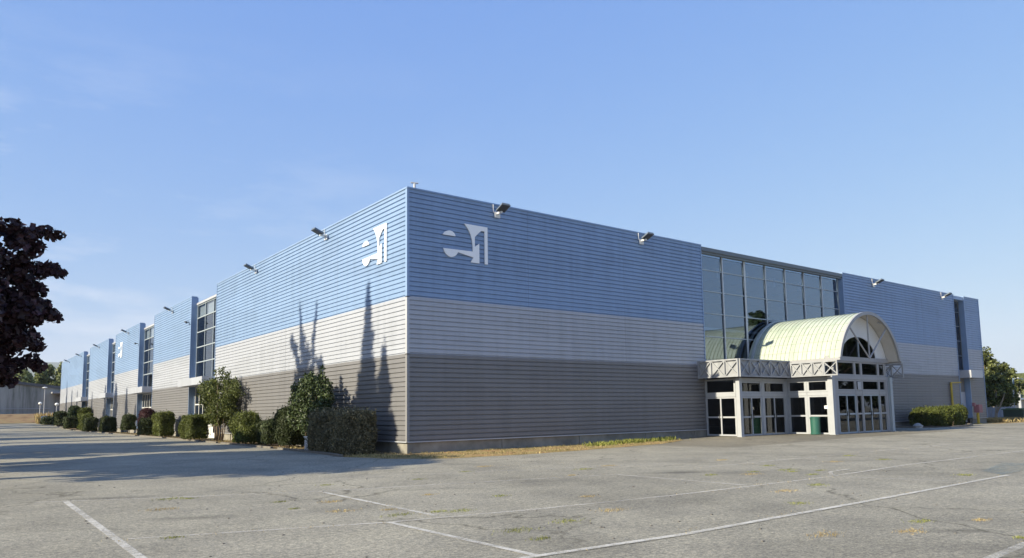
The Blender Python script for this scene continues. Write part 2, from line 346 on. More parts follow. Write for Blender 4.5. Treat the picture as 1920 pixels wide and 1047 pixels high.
def grid_sheet(xs, ys, dz, fz=gz):
    mb = MB(); X, Y = np.meshgrid(xs, ys); Z = fz(X, Y) + dz
    V = np.stack([X.ravel(), Y.ravel(), Z.ravel()], 1); nx, ny = len(xs), len(ys)
    idx = np.arange(nx * ny).reshape(ny, nx)
    F = np.stack([idx[:-1, :-1].ravel(), idx[:-1, 1:].ravel(), idx[1:, 1:].ravel(), idx[1:, :-1].ravel()], 1)
    mb.arr(V, F); return mb
xs = np.unique(np.concatenate([[-12000, -5000, -1500, -400, -150, -80], np.arange(-60, 71, 2.0), [90, 120, 200, 500, 1500, 5000, 12000]]))
ys = np.unique(np.concatenate([[-3000, -800, -200, -80], np.arange(-50, 21, 1.0), np.arange(20, 140, 2.0), [160, 200, 400, 900, 2500, 6000, 12000]]))
struct('ground', grid_sheet(xs, ys, 0.0), ASPH, 'worn grey asphalt of the car park', smooth=True, fixn=False)
# open land behind and beside the site
struct('field', grid_sheet(np.array([-12000, -3000, -600, -200, -60, -34]), np.array([150, 300, 900, 3000, 12000]), 0.012), FIELD, 'flat open land beyond the grey warehouse', fixn=False)
struct('field', grid_sheet(np.array([74, 120, 300, 1000, 4000, 12000]), np.array([-6, 4, 40, 200, 900, 3000, 12000]), 0.012), FIELD, 'flat open land beyond the right end of the hall', fixn=False)
# bank of bare soil in front of the warehouse
struct('bank', grid_sheet(np.linspace(-60, 12, 37), np.linspace(119, 150, 32), 0.10), BANK, 'bare brown soil bank below the grey warehouse', fixn=False)

def strip_sheet(edge, inner, z, n=6):
    """sheet between two polylines with equal counts"""
    mb = MB()
    for k in range(len(edge) - 1):
        for j in range(n):
            t0, t1 = j / n, (j + 1) / n
            q = []
            for (e, t) in ((k, t0), (k + 1, t0), (k + 1, t1), (k, t1)):
                x = edge[e][0] * (1 - t) + inner[e][0] * t; y = edge[e][1] * (1 - t) + inner[e][1] * t
                q.append((x, y, gzf(x, y) + z))
            mb.quad(*q)
    return mb
BE = [(-2.7, 0.35), (-2.45, 2.0), (-2.3, 4.5), (-2.05, 10), (-1.9, 20), (-1.75, 36), (-1.9, 55), (-2.0, 75), (-2.1, 100), (-2.3, 118)]
struct('planting_bed', strip_sheet(BE, [(0.06, y) for x, y in BE], 0.008), SOIL, 'strip of brown soil along the long left wall', fixn=False)
VE = [(-2.7, 0.35), (-1.9, -2.6), (-0.2, -3.9), (3.0, -4.1), (6.3, -3.75), (9.5, -3.2), (12.5, -2.6), (15.8, -1.2)]
VI = [(-1.8, 0.34), (-1.0, 0.2), (-0.2, 0.06), (3.0, 0.06), (6.3, 0.06), (9.5, 0.06), (12.5, 0.06), (15.8, 0.06)]
struct('grass_verge', strip_sheet(VE, VI, 0.006), VERGE, 'strip of dry verge under the short right wall', fixn=False)
mb = MB()
for k in range(len(BE) - 1):
    (x0, y0), (x1, y1) = BE[k], BE[k + 1]; nseg = max(1, int((y1 - y0) / 1.0))
    for j in range(nseg):
        if (k * 7 + j * 3) % 11 in (4,): continue
        a, b_ = j / nseg, (j + 0.985) / nseg
        p = Vector((x0 + (x1 - x0) * a, y0 + (y1 - y0) * a, 0)); q = Vector((x0 + (x1 - x0) * b_, y0 + (y1 - y0) * b_, 0))
        zz = gzf(p.x, p.y) + 0.03
        mb.bar(p + Vector((0, 0, zz)), q + Vector((0, 0, zz)), 0.13, 0.12, (0, 0, 1))
struct('kerb', mb, KERB, 'low stone kerb along the planting bed')
# island bed at the right end
IE = [(37.2, -3.6), (38.5, -4.1), (41, -4.0), (44, -3.4), (47.3, -3.0), (49.5, -2.2), (51.5, -1.2)]
struct('island_bed', strip_sheet(IE, [(x, 0.06) for x, y in IE], 0.03), SOIL, 'soil island around the hedge right of the entrance', fixn=False)
mb = MB()
for k in range(len(IE) - 1):
    mb.bar((IE[k][0], IE[k][1], 0.06), (IE[k + 1][0], IE[k + 1][1], 0.06), 0.16, 0.16, (0, 0, 1))
struct('island_kerb', mb, KERB, 'pale kerb around the soil island')
RV = [(56.0, -1.8), (58, -2.0), (62, -2.2), (66, -2.0), (69, -1.2)]
struct('far_verge', strip_sheet(RV, [(x, 2.4) for x, y in RV], 0.008), VERGE, 'dry verge under the leaning tree beyond the hall', fixn=False)

# paint
def mat_line():
    mt, n, l, b = newmat('worn_line_paint'); g = n.new('ShaderNodeNewGeometry')
    t = noise(n, l, 7, 6, 0.75, g.outputs['Position']); t2 = noise(n, l, 0.5, 3, 0.6, g.outputs['Position']); t3 = noise(n, l, 60, 2, 0.7, g.outputs['Position'])
    ad = n.new('ShaderNodeMath'); ad.operation = 'ADD'; l.new(t.outputs[0], ad.inputs[0]); l.new(t2.outputs[0], ad.inputs[1])
    ad2 = n.new('ShaderNodeMath'); ad2.operation = 'MULTIPLY_ADD'; ad2.inputs[1].default_value = 0.5; l.new(t3.outputs[0], ad2.inputs[0]); l.new(ad.outputs[0], ad2.inputs[2])
    return mt, n, l, b, ad2
def line_mat(name, col, lo, hi, amax=0.9):
    mt, n, l, b, s = mat_line(); mt.name = name
    r = n.new('ShaderNodeMapRange'); r.inputs['From Min'].default_value = lo; r.inputs['From Max'].default_value = hi; r.inputs['To Max'].default_value = amax
    l.new(s.outputs[0], r.inputs[0]); l.new(r.outputs[0], b.inputs['Alpha']); b.inputs['Base Color'].default_value = (*col, 1); b.inputs['Roughness'].default_value = 0.85
    return mt
LP = line_mat('line_paint', (0.60, 0.58, 0.53), 0.92, 1.4, 0.82)
LF = line_mat('faded_line_paint', (0.62, 0.59, 0.53), 0.92, 1.4, 0.62)
LB = line_mat('blue_bay_paint', (0.15, 0.22, 0.24), 1.0, 1.5, 0.55)
def ground_line(pts, w, mat, label, dz=0.005):
    mb = MB()
    for k in range(len(pts) - 1):
        p = Vector((*pts[k], 0)); q = Vector((*pts[k + 1], 0)); d = (q - p); L_ = d.length; d.normalize(); s_ = Vector((-d.y, d.x, 0)) * w / 2
        nn = max(1, int(L_ / 0.8))
        for j in range(nn):
            a = p + d * L_ * j / nn; b_ = p + d * L_ * (j + 1) / nn
            z0, z1 = gzf(a.x, a.y) + dz, gzf(b_.x, b_.y) + dz
            mb.quad(a - s_ + Vector((0, 0, z0)), b_ - s_ + Vector((0, 0, z1)), b_ + s_ + Vector((0, 0, z1)), a + s_ + Vector((0, 0, z0)))
    o = mb.build('parking_line', mat, fixn=False); tag(o, label, 'road marking', kind='structure')
ground_line([(-12.9, -9.0), (-12.95, -20.5)], 0.11, LP, 'short thick white line at the lower left')
ground_line([(-13.4, -8.9), (-11.3, -9.9), (-8.4, -11.1), (-5.1, -11.85), (-1.1, -12.8)], 0.10, LF, 'faded white line crossing the car park')
ground_line([(-1.1, -12.85), (-1.1, -16.8)], 0.10, LF, 'bay divider right of the middle', 0.009)
ground_line([(-8.4, -11.2), (-8.5, -16.1)], 0.10, LP, 'bay divider left of the middle', 0.009)
ground_line([(-12.8, -15.1), (-9.4, -16.2), (-6.9, -16.6), (-3.7, -16.9), (2.1, -17.0)], 0.10, LF, 'long faded line through the middle of the bays', 0.005)
ground_line([(-9.4, -16.25), (-9.35, -19.7)], 0.10, LP, 'bay divider nearest the camera', 0.009)
ground_line([(-10.5, -19.85), (-9.5, -19.77), (-7.0, -19.95), (-1.0, -19.85), (4.95, -19.7)], 0.115, LP, 'long clear white line across the foreground', 0.013)
ground_line([(-8.5, -23.25), (-5.7, -23.13), (-3.0, -23.0)], 0.115, LP, 'white line at the lower right corner')
ground_line([(1.7, -13.1), (5.5, -12.95), (15.4, -12.9), (26, -12.8)], 0.10, LF, 'faded line in front of the entrance')
ground_line([(2.2, -16.97), (6.7, -16.65), (15.5, -16.65), (30, -16.6)], 0.10, LF, 'faded line at the right of the car park', 0.009)
ground_line([(2.3, -16.85), (3.1, -16.35), (4.2, -16.25)], 0.10, LF, 'small hooked line end', 0.013)
ground_line([(2.15, -17.2), (2.8, -19.6)], 0.09, LF, 'thin divider on the right', 0.005)
ground_line([(-6.6, -8.4), (-2.3, -9.7), (3.3, -11.4)], 0.08, LF, 'faintest line near the verge')
mb = MB(); mb.quad((4.95, -19.6, .017), (9, -19.4, .017), (9, -18.2, .017), (5.6, -18.9, .017))
tag(mb.build('bay_marking', LB, fixn=False), 'faded blue paint at the right edge', 'road marking', kind='structure')

# ------------------------------------------------------------------ the exhibition hall
Z0, ZD, ZL, ZT = 0.5, 4.1, 6.5, 11.1
hall = thing('exhibition_hall', (0, 0, 0), 'long metal-clad exhibition hall with blue, pale grey and dark grey bands', 'building')
PROF = [(0.0, 0.0), (0.012, -0.046), (0.044, -0.046), (0.060, 0.0)]     # groove at the foot of every 0.2 m rib
def cladding(o, d, nrm, a0, a1, z0, z1):
    mb = MB(); prof = []
    k = int(round((z1 - z0) / 0.2))
    for i in range(k): prof += [(z0 + i * 0.2 + z, b) for z, b in PROF]
    prof.append((z1, 0.0))
    o = Vector(o); d = Vector(d); nrm = Vector(nrm)
    g = np.random.default_rng(int(abs(a0) * 31 + z0 * 7) + 1); ns_ = max(1, int((a1 - a0) / 5.9)); cuts = [a0 + (a1 - a0) * i / ns_ for i in range(ns_ + 1)]
    for e0, e1 in zip(cuts[:-1], cuts[1:]):
        of = g.uniform(-.003, .003); e1 = e1 - (0.008 if e1 < a1 - .01 else 0)
        for (za, ba), (zb, bb) in zip(prof[:-1], prof[1:]):
            mb.quad(o + d * e0 + nrm * (ba + of) + Vector((0, 0, za)), o + d * e1 + nrm * (ba + of) + Vector((0, 0, za)), o + d * e1 + nrm * (bb + of) + Vector((0, 0, zb)), o + d * e0 + nrm * (bb + of) + Vector((0, 0, zb)))
    return mb
LD, LN = (0, 1, 0), (-1, 0, 0)
RD, RN = (1, 0, 0), (0, -1, 0)
LBLK = [(0.0, 27.87), (34.83, 48.30), (54.98, 68.72), (73.47, 88.57), (94.47, 121.2)]
RBLK = [(0.0, 19.4), (35.2, 53.6), (55.7, 58.9)]
BANDS = [('dark_grey_cladding', DARK, TRIMD, Z0, ZD), ('pale_grey_cladding', PALE, TRIMP, ZD, ZL), ('blue_cladding', BLUE, TRIMB, ZL, ZT)]
for (d, nrm, blks) in ((LD, LN, LBLK), (RD, RN, RBLK)):
    for (a0, a1) in blks:
        for nm, mt, tr, z0, z1 in BANDS:
            cladding((0, 0, 0), d, nrm, a0 + 0.05, a1 - 0.05, z0, z1).build(nm, mt, hall, fixn=False)
        # dark backing just behind the grooves keeps daylight out of the hall
        mb = MB(); mb.obox((0, 0, 0), d, nrm, a0 + 0.06, a1 - 0.06, -0.14, -0.08, 0.45, ZT - 0.02); mb.build('backing_wall', INNER, hall)
        mb = MB(); mb.obox((0, 0, 0), d, nrm, a0 - 0.02, a1 + 0.02, -0.42, 0.035, ZT, ZT + 0.07); mb.build('parapet_coping', TRIMB, hall)
        mb = MB(); mb.obox((0, 0, 0), d, nrm, a0 + 0.02, a1 - 0.02, -0.03, 0.03, Z0 - 0.05, Z0 - 0.005); mb.build('base_flashing', TRIMP, hall)
# corner trim, one length per band
for nm, mt, tr, z0, z1 in BANDS:
    mb = MB(); mb.box(-0.022, 0.1, -0.02, 0.012, z0 - 0.04, z1 - (0.0 if z1 < ZT else -0.0)); mb.box(-0.02, 0.012, 0.012, 0.13, z0 - 0.04, z1)
    mb.build('corner_trim', tr, hall)
# returns at the bays and block ends
def edge_trim(o, d, nrm, a, sgn, depth, zlo):
    mb = MB(); mb.obox(o, d, nrm, min(a, a + sgn * 0.06), max(a, a + sgn * 0.06), -depth, 0.022, zlo, ZT - 0.003); return mb
for (a0, a1) in LBLK:
    if a0 > 1: edge_trim((0, 0, 0), LD, LN, a0 - 0.012, 1, 0.5, Z0).build('return_panel', TRIMB, hall)
    if a1 < 120: edge_trim((0, 0, 0), LD, LN, a1 + 0.012, -1, 0.5, Z0).build('return_panel', TRIMB, hall)
edge_trim((0, 0, 0), LD, LN, 121.21, -1, 0.5, Z0).build('return_panel', TRIMP, hall)
for a, s in ((19.41, -1), (35.19, 1), (53.61, -1), (55.69, 1), (58.91, -1)): edge_trim((0, 0, 0), RD, RN, a, s, 0.55, Z0).build('return_panel', TRIMB, hall)
# plinth with pilaster joints
for (a0, a1) in RBLK[1:]:
    mb = MB(); mb.box(a0 + 0.1, a1 - 0.1, 0.06, 0.3, -0.1, 0.45); mb.build('plinth', CONC, hall)
for (a0, a1) in LBLK[1:]:
    mb = MB(); mb.box(0.06, 0.3, a0 + 0.1, a1 - 0.1, -0.1, 0.45); mb.build('plinth', CONC, hall)
mb = MB(); mb.box(0.07, 19.3, 0.06, 0.3, -0.1, 0.45); mb.box(0.07, 0.3, 0.3, 27.8, -0.1, 0.45)
for x in (4.9, 9.6, 14.3, 18.3): mb.box(x - 0.06, x + 0.06, 0.02, 0.059, -0.1, 0.44)
for y in (4.8, 9.6, 14.4, 19.2, 24): mb.box(0.02, 0.059, y - 0.06, y + 0.06, -0.1, 0.44)
mb.box(0.005, 0.13, 0.005, 0.058, -0.1, 0.40)
mb.build('plinth', CONC, hall)
# roof, rear walls
mb = MB(); mb.box(0.45, 58.5, 0.5, 120.8, 10.55, 10.68); mb.build('roof', ROOFM, hall)
mb = MB(); mb.box(58.6, 58.88, 0.6, 121.1, 0, ZT); mb.box(0.5, 58.55, 120.9, 121.15, 0, ZT); mb.build('rear_wall', PALE, hall)
mb = MB(); mb.box(14, 14.2, 1, 120, 0, 10.5); mb.box(14.3, 58.5, 14, 14.2, 0, 10.5); mb.build('inner_partition', INNER, hall)
mb = MB()
for x in np.arange(16, 56, 3.0): mb.box(x, x + 0.25, 0.9, 13.9, 9.6, 10.2)
for y in np.arange(16, 118, 3.0): mb.box(0.9, 13.9, y, y + 0.25, 9.6, 10.2)
mb.build('roof_beam', GREYST, hall)
# vent pipe behind the corner
vp = MB(); vp.tube([(0.56, 0.36, 10.4), (0.56, 0.36, 11.5)], 0.055); vp.tube([(0.40, 0.40, 11.52), (0.72, 0.32, 11.52)], 0.035); vp.build('vent_pipe', TRIMP, hall)

def glazing(name, parent, o, d, nrm, verts, horiz, fw, ft, fmat, gmat, split=None, pane=True, gname='glass', hw=None):
    """frame of mullions at verts and rails at horiz (butted between mullions), one sheet of glass behind"""
    mb = MB(); z0, z1 = horiz[0], horiz[-1]; hw = hw or fw
    ws = [fw * (1.35 if k in (0, len(verts) - 1) else 1.0) for k in range(len(verts))]
    for v, w in zip(verts, ws): mb.obox(o, d, nrm, v - w / 2, v + w / 2, -ft / 2, ft / 2, z0, z1)
    for k in range(len(verts) - 1):
        a, b_ = verts[k] + ws[k] / 2, verts[k + 1] - ws[k + 1] / 2
        for i, z in enumerate(horiz):
            za, zb = (z, z + hw) if i == 0 else ((z - hw, z) if i == len(horiz) - 1 else (z - hw / 2, z + hw / 2))
            mb.obox(o, d, nrm, a, b_, -ft / 2 + 0.006, ft / 2 - 0.006, za, zb)
    fo = mb.build(name, fmat, parent)
    if pane:
        g = MB(); O = Vector(o); D = Vector(d)
        g.quad(O + D * verts[0] + Vector((0, 0, z0 + 0.01)), O + D * verts[-1] + Vector((0, 0, z0 + 0.01)), O + D * verts[-1] + Vector((0, 0, z1 - 0.01)), O + D * verts[0] + Vector((0, 0, z1 - 0.01)))
        g.build(gname, gmat, fo, fixn=False)
    return fo
# glazed bays of the left wall
for bi, (b0, b1) in enumerate(zip([b[1] for b in LBLK[:-1]], [b[0] for b in LBLK[1:]])):
    w = b1 - b0; vs = [b0 + 0.05 + (w - 0.1) * k / 3 for k in range(4)]
    glazing('bay_window', hall, (0.5, 0, 0), LD, LN, vs, [4.47, 5.85, 7.05, 8.25, 9.40, 10.45], 0.075, 0.12, MULL, GLASS)
    mb = MB()
    for k in range(3): mb.box(0.62, 0.64, vs[k] + 0.12, vs[k + 1] - 0.12, 9.46, 10.38)
    mb.build('blind', BLIND, hall)
    mb = MB(); mb.box(0.36, 0.66, b0 + 0.07, b1 - 0.07, 10.46, 10.62); mb.build('bay_header', TRIMP, hall)
    mb = MB(); mb.box(-0.85, 0.44, b0 + 0.02, b1 + 0.03, 3.92, 4.46); mb.build('bay_canopy', PALE if bi != 5 else TRIMP, hall)
    gs = 0.05
    fr = glazing('bay_entrance', hall, (0.5, 0, 0), LD, LN, vs[:1] + [vs[0] + (vs[3] - vs[0]) * t for t in (0.17, 0.33, 0.5, 0.67, 0.83)] + vs[3:], [gs, 0.95, 2.55, 3.9], 0.085, 0.10, WHITE, DGLASS)
    mb = MB(); mb.obox((0.5, 0, 0), LD, LN, vs[0] + 0.08, vs[3] - 0.08, 0.02, 0.05, 0.14, 0.86); mb.build('kick_panel', WHITE, hall)
# big blue glass wall over the entrance: 7 panels wide
vs = [19.5 + 15.6 * k / 7 for k in range(8)]
glazing('curtain_wall', hall, (0, 0.35, 0), RD, RN, vs, [3.2, 4.45, 5.85, 7.22, 8.54, 9.80, 10.82], 0.07, 0.10, MULL, GLASSB, hw=0.06)
mb = MB()
for k in (1, 2, 3, 4, 5, 6): mb.box(vs[k] - (.08 if k == 2 else .045), vs[k] + (.08 if k == 2 else .045), 0.275, 0.297, 3.3, 10.8)
mb.build('mullion_cap', paint('mullion_cap_grey', (.50, .53, .56), .4), hall)
mb = MB(); mb.box(19.44, 35.16, -0.02, 0.42, 10.83, 11.06); mb.box(19.44, 35.16, 0.06, 0.28, 10.70, 10.829); mb.build('glass_header', MULLD, hall)
mb = MB(); mb.box(19.44, 35.16, 1.0, 1.12, 6.35, 6.5); mb.build('inner_handrail', WHITE, hall)
# narrow slot window, canopy box, door and yellow pipe near the right end
glazing('slot_window', hall, (0, 0.45, 0), RD, RN, [53.72, 54.65, 55.6], [4.6, 5.9, 7.2, 8.5, 9.75, 10.75], 0.07, 0.10, MULLD, GLASS)
mb = MB(); mb.box(53.66, 55.64, 0.0, 0.5, 10.78, 11.08); mb.build('slot_header', TRIMB, hall)
mb = MB(); mb.box(54.2, 56.6, -0.72, 0.40, 3.95, 4.6); mb.build('door_canopy', TRIMP, hall)
mb = MB(); mb.box(53.7, 55.6, 0.40, 0.46, 0.15, 2.75); mb.box(54.62, 54.66, 0.385, 0.399, 0.2, 2.7); dr = mb.build('service_door', TRIMP, hall)
mb = MB(); mb.box(54.72, 54.80, 0.33, 0.384, 1.1, 1.28); mb.build('handle', DSTEEL, dr)
mb = MB(); mb.box(53.7, 55.6, 0.42, 0.47, 2.78, 4.5); mb.build('door_overpanel', DARK, hall)
mb = MB(); mb.tube([(51.6, -0.10, 0.9), (51.6, -0.10, 3.45)], 0.09); mb.tube([(51.6, -0.09, 3.5), (53.6, -0.09, 3.55)], 0.05); mb.tube([(51.35, -0.09, 1.3), (51.35, -0.09, 1.32 + 0.2)], 0.06); mb.build('gas_pipe', YEL, hall)

# ------------------------------------------------------------------ emblem signs
DOME = [(0.03, 1.14), (0.06, 1.20), (0.12, 1.27), (0.21, 1.32), (0.36, 1.36), (0.51, 1.34), (0.61, 1.27), (0.66, 1.20), (0.68, 1.14)]
BODY = [(1.15, 1.78), (2.4, 1.78), (2.4, 0.07), (2.24, 0.07), (2.24, 1.57), (2.06, 1.57), (1.92, 1.46), (1.8, 1.34), (1.70, 1.24), (1.70, 0.79), (1.94, 0.97), (1.94, 0.07), (1.48, 0.07), (1.62, 0.3),
        (0.80, 0.45), (0.74, 0.34), (0.65, 0.26), (0.55, 0.21), (0.44, 0.19), (0.31, 0.21), (0.2, 0.28), (0.11, 0.38), (0.04, 0.54), (1.59, 0.57), (1.585, 0.85), (1.55, 1.1), (1.48, 1.32), (1.36, 1.54)]
def emblem(loc, horiz, nrm, label):
    t = thing('emblem_sign', loc, label, 'sign'); h = Vector(horiz); nn = Vector(nrm)
    for nm, poly in (('dome_piece', DOME), ('letter_piece', BODY)):
        mb = MB(); L = Vector(loc); mb.prism(poly, lambda a, z, dpt: L + h * a + Vector((0, 0, z)) + nn * (0.012 + dpt), 0.045); mb.build(nm, SIGNW, t)
emblem((1.70, 0, 8.2), RD, RN, 'white cut-out emblem on the shaded blue right wall near the corner')
emblem((0, 4.16, 8.2), (0, -1, 0), LN, 'sunlit white cut-out emblem on the left wall near the corner')
emblem((0, 66.6, 8.2), (0, -1, 0), LN, 'small distant white emblem on the third block of the left wall')

# ------------------------------------------------------------------ floodlights along the roof edge
def floodlight(loc, rz, label):
    t = thing('floodlight', loc, label, 'floodlight', 'floodlights along the roof edge'); L = Vector(loc)
    mb = MB(); mb.box(L.x - 0.15, L.x + 0.15, L.y - 0.09, L.y - 0.036, L.z - 0.42, L.z - 0.16); mb.box(L.x - 0.05, L.x + 0.05, L.y - 0.40, L.y - 0.091, L.z - 0.26, L.z - 0.18); mb.box(L.x - 0.23, L.x - 0.20, L.y - 0.07, L.y - 0.036, L.z - 0.2, L.z + 0.18); mb.build('bracket', WHITE, t)
    mb = MB(); o = L + Vector((0, -0.35, -0.17)); d = Vector((0, -math.cos(R(24)), math.sin(R(24)))); up = Vector((0, math.sin(R(24)), math.cos(R(24))))
    def body(w0, w1, l0, l1, h0, h1, mb):
        i = len(mb.v)
        mb.v += [tuple(o + Vector((sx * (w0 if hh == h0 else w1), 0, 0)) + d * ll + up * hh) for hh in (h0, h1) for ll in (l0, l1) for sx in (-1, 1)]
        for q in ((0, 2, 3, 1), (4, 5, 7, 6), (0, 1, 5, 4), (2, 6, 7, 3), (0, 4, 6, 2), (1, 3, 7, 5)): mb.f.append(tuple(i + k for k in q))
    body(0.25, 0.20, -0.06, 0.46, 0.0, 0.10, mb); body(0.03, 0.03, 0.08, 0.32, 0.101, 0.13, mb)
    mb.build('housing', MULLD, t)
    mb = MB(); body(0.20, 0.20, -0.01, 0.41, -0.012, -0.002, mb); mb.build('lens', DSTEEL, t)
    t.rotation_euler.z = rz; return t
fl = floodlight((4.66, 0, 10.93), 0, 'floodlight on the right wall above the white emblem')
FLR = [(14.3, 'floodlight on the right wall between the emblem and the glass wall'), (39.6, 'floodlight on the roof edge just right of the glass wall'), (51.3, 'floodlight on the roof edge beside the narrow slot window')]
FLL = [(8.3, 'floodlight on the left wall nearest the building corner'), (19.14, 'second floodlight from the corner on the left wall'), (41.0, 'floodlight on the second block of the left wall'), (60.9, 'floodlight on the third block of the left wall'),
       (80.5, 'floodlight on the fourth block of the left wall'), (97.3, 'nearer floodlight on the last block of the left wall'), (111.0, 'farthest floodlight at the far end of the left wall')]
for x, lb in FLR: copy_thing(fl, (x, 0, 10.93), lb)
for y, lb in FLL:
    c = copy_thing(fl, (0, y, 10.93), lb); c.rotation_euler.z = R(-90)
# small cameras on the block edges
def wall_camera(loc, label):
    t = thing('wall_camera', loc, label, 'camera', 'small cameras on the left wall'); L = Vector(loc)
    mb = MB(); mb.box(L.x - 0.25, L.x - 0.022, L.y - 0.03, L.y + 0.03, L.z - 0.03, L.z + 0.03); mb.build('arm', DSTEEL, t)
    mb = MB(); mb.tube([(L.x - 0.28, L.y - 0.25, L.z - 0.06), (L.x - 0.28, L.y + 0.15, L.z + 0.02)], 0.08); mb.build('camera_body', DSTEEL, t); return t
wc = wall_camera((0, 35.4, 9.15), 'small dark wall camera on the second block beside the first glass bay')
copy_thing(wc, (0, 55.6, 9.1), 'small dark wall camera on the third block beside the second glass bay')

# ------------------------------------------------------------------ entrance pavilion
PX = 27.3
pav = thing('entrance_pavilion', (PX, 0, 0.1), 'barrel-vaulted entrance pavilion with white trusses and glazed doors', 'entrance')
ZS, RISE, HW = 4.35, 2.72, 3.5
RV_ = (HW * HW + RISE * RISE) / (2 * RISE); ZC = ZS + RISE - RV_; A0 = math.asin((ZS - ZC) / RV_)
YF, YB = -5.62, -4.85
def arc(rad, n=48, a0=A0):
    return [(PX - rad * math.cos(a0 + (math.pi - 2 * a0) * k / n), ZC + rad * math.sin(a0 + (math.pi - 2 * a0) * k / n)) for k in range(n + 1)]
def arch_band(mb, r0_, r1_, y0, y1, n=48, a0=A0):
    P, Q = arc(r0_, n, a0), arc(r1_, n, a0)
    for k in range(n):
        (xa, za), (xb, zb) = P[k], P[k + 1]; (xc, zc_), (xd, zd) = Q[k], Q[k + 1]
        mb.quad((xa, y0, za), (xb, y0, zb), (xd, y0, zd), (xc, y0, zc_)); mb.quad((xa, y1, za), (xc, y1, zc_), (xd, y1, zd), (xb, y1, zb))
        mb.quad((xc, y0, zc_), (xd, y0, zd), (xd, y1, zd), (xc, y1, zc_)); mb.quad((xa, y0, za), (xa, y1, za), (xb, y1, zb), (xb, y0, zb))
    for k in (0, n): mb.quad((P[k][0], y0, P[k][1]), (Q[k][0], y0, Q[k][1]), (Q[k][0], y1, Q[k][1]), (P[k][0], y1, P[k][1]))
mb = MB(); arch_band(mb, RV_ - 0.05, RV_, YF + 0.06, 0.25)
ns = 21
vr = mb.build('vault_roof', VAULT, pav)
SEAM = paint('dark_seam', (.31, .345, .275), .7, var=.3, scale=4)  # seams and joints in a darker tone than most of the vault sheet
mb = MB()
for k in range(1, ns): y = YF + 0.06 + (0.2 - YF) * k / ns; arch_band(mb, RV_ + 0.001, RV_ + 0.026, y - 0.013, y + 0.013)
mb.build('standing_seam', SEAM, vr, fixn=False); mb = MB()
mb = MB()
for ang in (22, 31, 41, 52, 64, 78, 92, 106, 120, 134, 148, 158):
    a = R(ang); mb.bar((PX - (RV_ + 0.004) * math.cos(a), YF + 0.07, ZC + (RV_ + 0.004) * math.sin(a)), (PX - (RV_ + 0.004) * math.cos(a), 0.2, ZC + (RV_ + 0.004) * math.sin(a)), 0.02, 0.012, (-math.cos(a), 0, math.sin(a)))
mb.build('sheet_joint', SEAM, vr)
mb = MB(); arch_band(mb, RV_ - 0.14, RV_ + 0.05, YF - 0.05, YF + 0.05); mb.build('arch_rim', GREYST, pav)
mb = MB(); arch_band(mb, RV_ + 0.03, RV_ + 0.14, -0.16, -0.03, a0=0.1); mb.build('wall_flashing', MULL, pav)
mb = MB(); arch_band(mb, RV_ - 0.13, RV_ - 0.06, YF + 0.08, YB - 0.02, n=36); mb.build('soffit', SOFF, pav)
for sx in (-1, 1):
    mb = MB(); mb.box(min(PX + sx * (HW - .02), PX + sx * (HW + 0.12)), max(PX + sx * (HW - .02), PX + sx * (HW + 0.12)), YF - 0.06, -0.05, ZS - 0.14, ZS - 0.012); mb.build('gutter', GREYST, pav)
# tympanum: white panel with a half-round window cut out
WX, WR = PX, 1.95
n = 40; P = arc(RV_ - 0.16, n); mb = MB(); top = ZS + 0.15
for face in (0, 1):
    y = YB - 0.02 if face == 0 else YB + 0.06
    for k in range(n):
        t0, t1 = k / n, (k + 1) / n
        w0 = (WX - WR * math.cos(math.pi * t0), top + 0.62 * WR * math.sin(math.pi * t0)); w1 = (WX - WR * math.cos(math.pi * t1), top + 0.62 * WR * math.sin(math.pi * t1))
        a, b_ = P[k], P[k + 1]; a = (a[0], max(a[1], top)); b_ = (b_[0], max(b_[1], top))
        q = [(a[0], y, a[1]), (b_[0], y, b_[1]), (w1[0], y, w1[1]), (w0[0], y, w0[1])]
        mb.quad(*(q if face == 0 else q[::-1]))
mb.build('tympanum', WHITE, pav, fixn=False)
mb = MB(); pts = [(WX - WR * math.cos(math.pi * k / n), YB + 0.02, top + 0.62 * WR * math.sin(math.pi * k / n)) for k in range(n + 1)]
mb.v += pts; mb.f.append(tuple(range(n + 1))); lun = mb.build('lunette_window', DGLASS, pav, fixn=False)
mb = MB(); mb.box(WX - 0.04, WX + 0.04, YB - 0.05, YB + 0.012, top, top + 0.62 * WR); mb.build('window_bar', MULL, lun)
# radial struts in the plane of the arch
mb = MB(); hub = Vector((PX, YF + 0.12, ZS + 0.05))
for ang in (128, 90, 52):
    a = R(ang); e = Vector((PX + (RV_ - 0.14) * math.cos(a), YF + 0.12, ZC + (RV_ - 0.14) * math.sin(a))); mb.tube([hub, e], 0.045, 8)
mb.tube([(PX + 1.2, YF + 0.12, 6.55), (PX + 2.25, YF + 0.12, 6.55)], 0.035, 8)
mb.build('arch_strut', GREYST, pav)
mb = MB(); mb.box(PX - HW, PX + HW, YB - 0.10, YB + 0.10, ZS - 0.10, ZS + 0.148); mb.box(PX - HW + 0.1, PX + HW - 0.1, YB - 0.08, YB + 0.08, 3.2, 3.40); mb.build('cross_beam', GREYST, pav)
# columns
def column(x, y, w, z1, mt=FRAME):
    mb = MB(); zb = gzf(x, y); mb.box(x - w / 2, x + w / 2, y - w / 2, y + w / 2, zb, z1); mb.box(x - w / 2 - 0.03, x + w / 2 + 0.03, y - w / 2 - 0.03, y + w / 2 + 0.03, zb - 0.02, zb + 0.03); return mb.build('column', mt, pav)
BX0, BX1, WY, WX0, WX1 = 24.0, 30.5, -2.2, 19.3, 35.3
column(23.97, -4.93, 0.28, 3.38); column(30.63, -4.93, 0.28, 3.38, MULL); column(19.17, -2.32, 0.24, 3.3); column(35.55, -2.5, 0.26, 3.3)
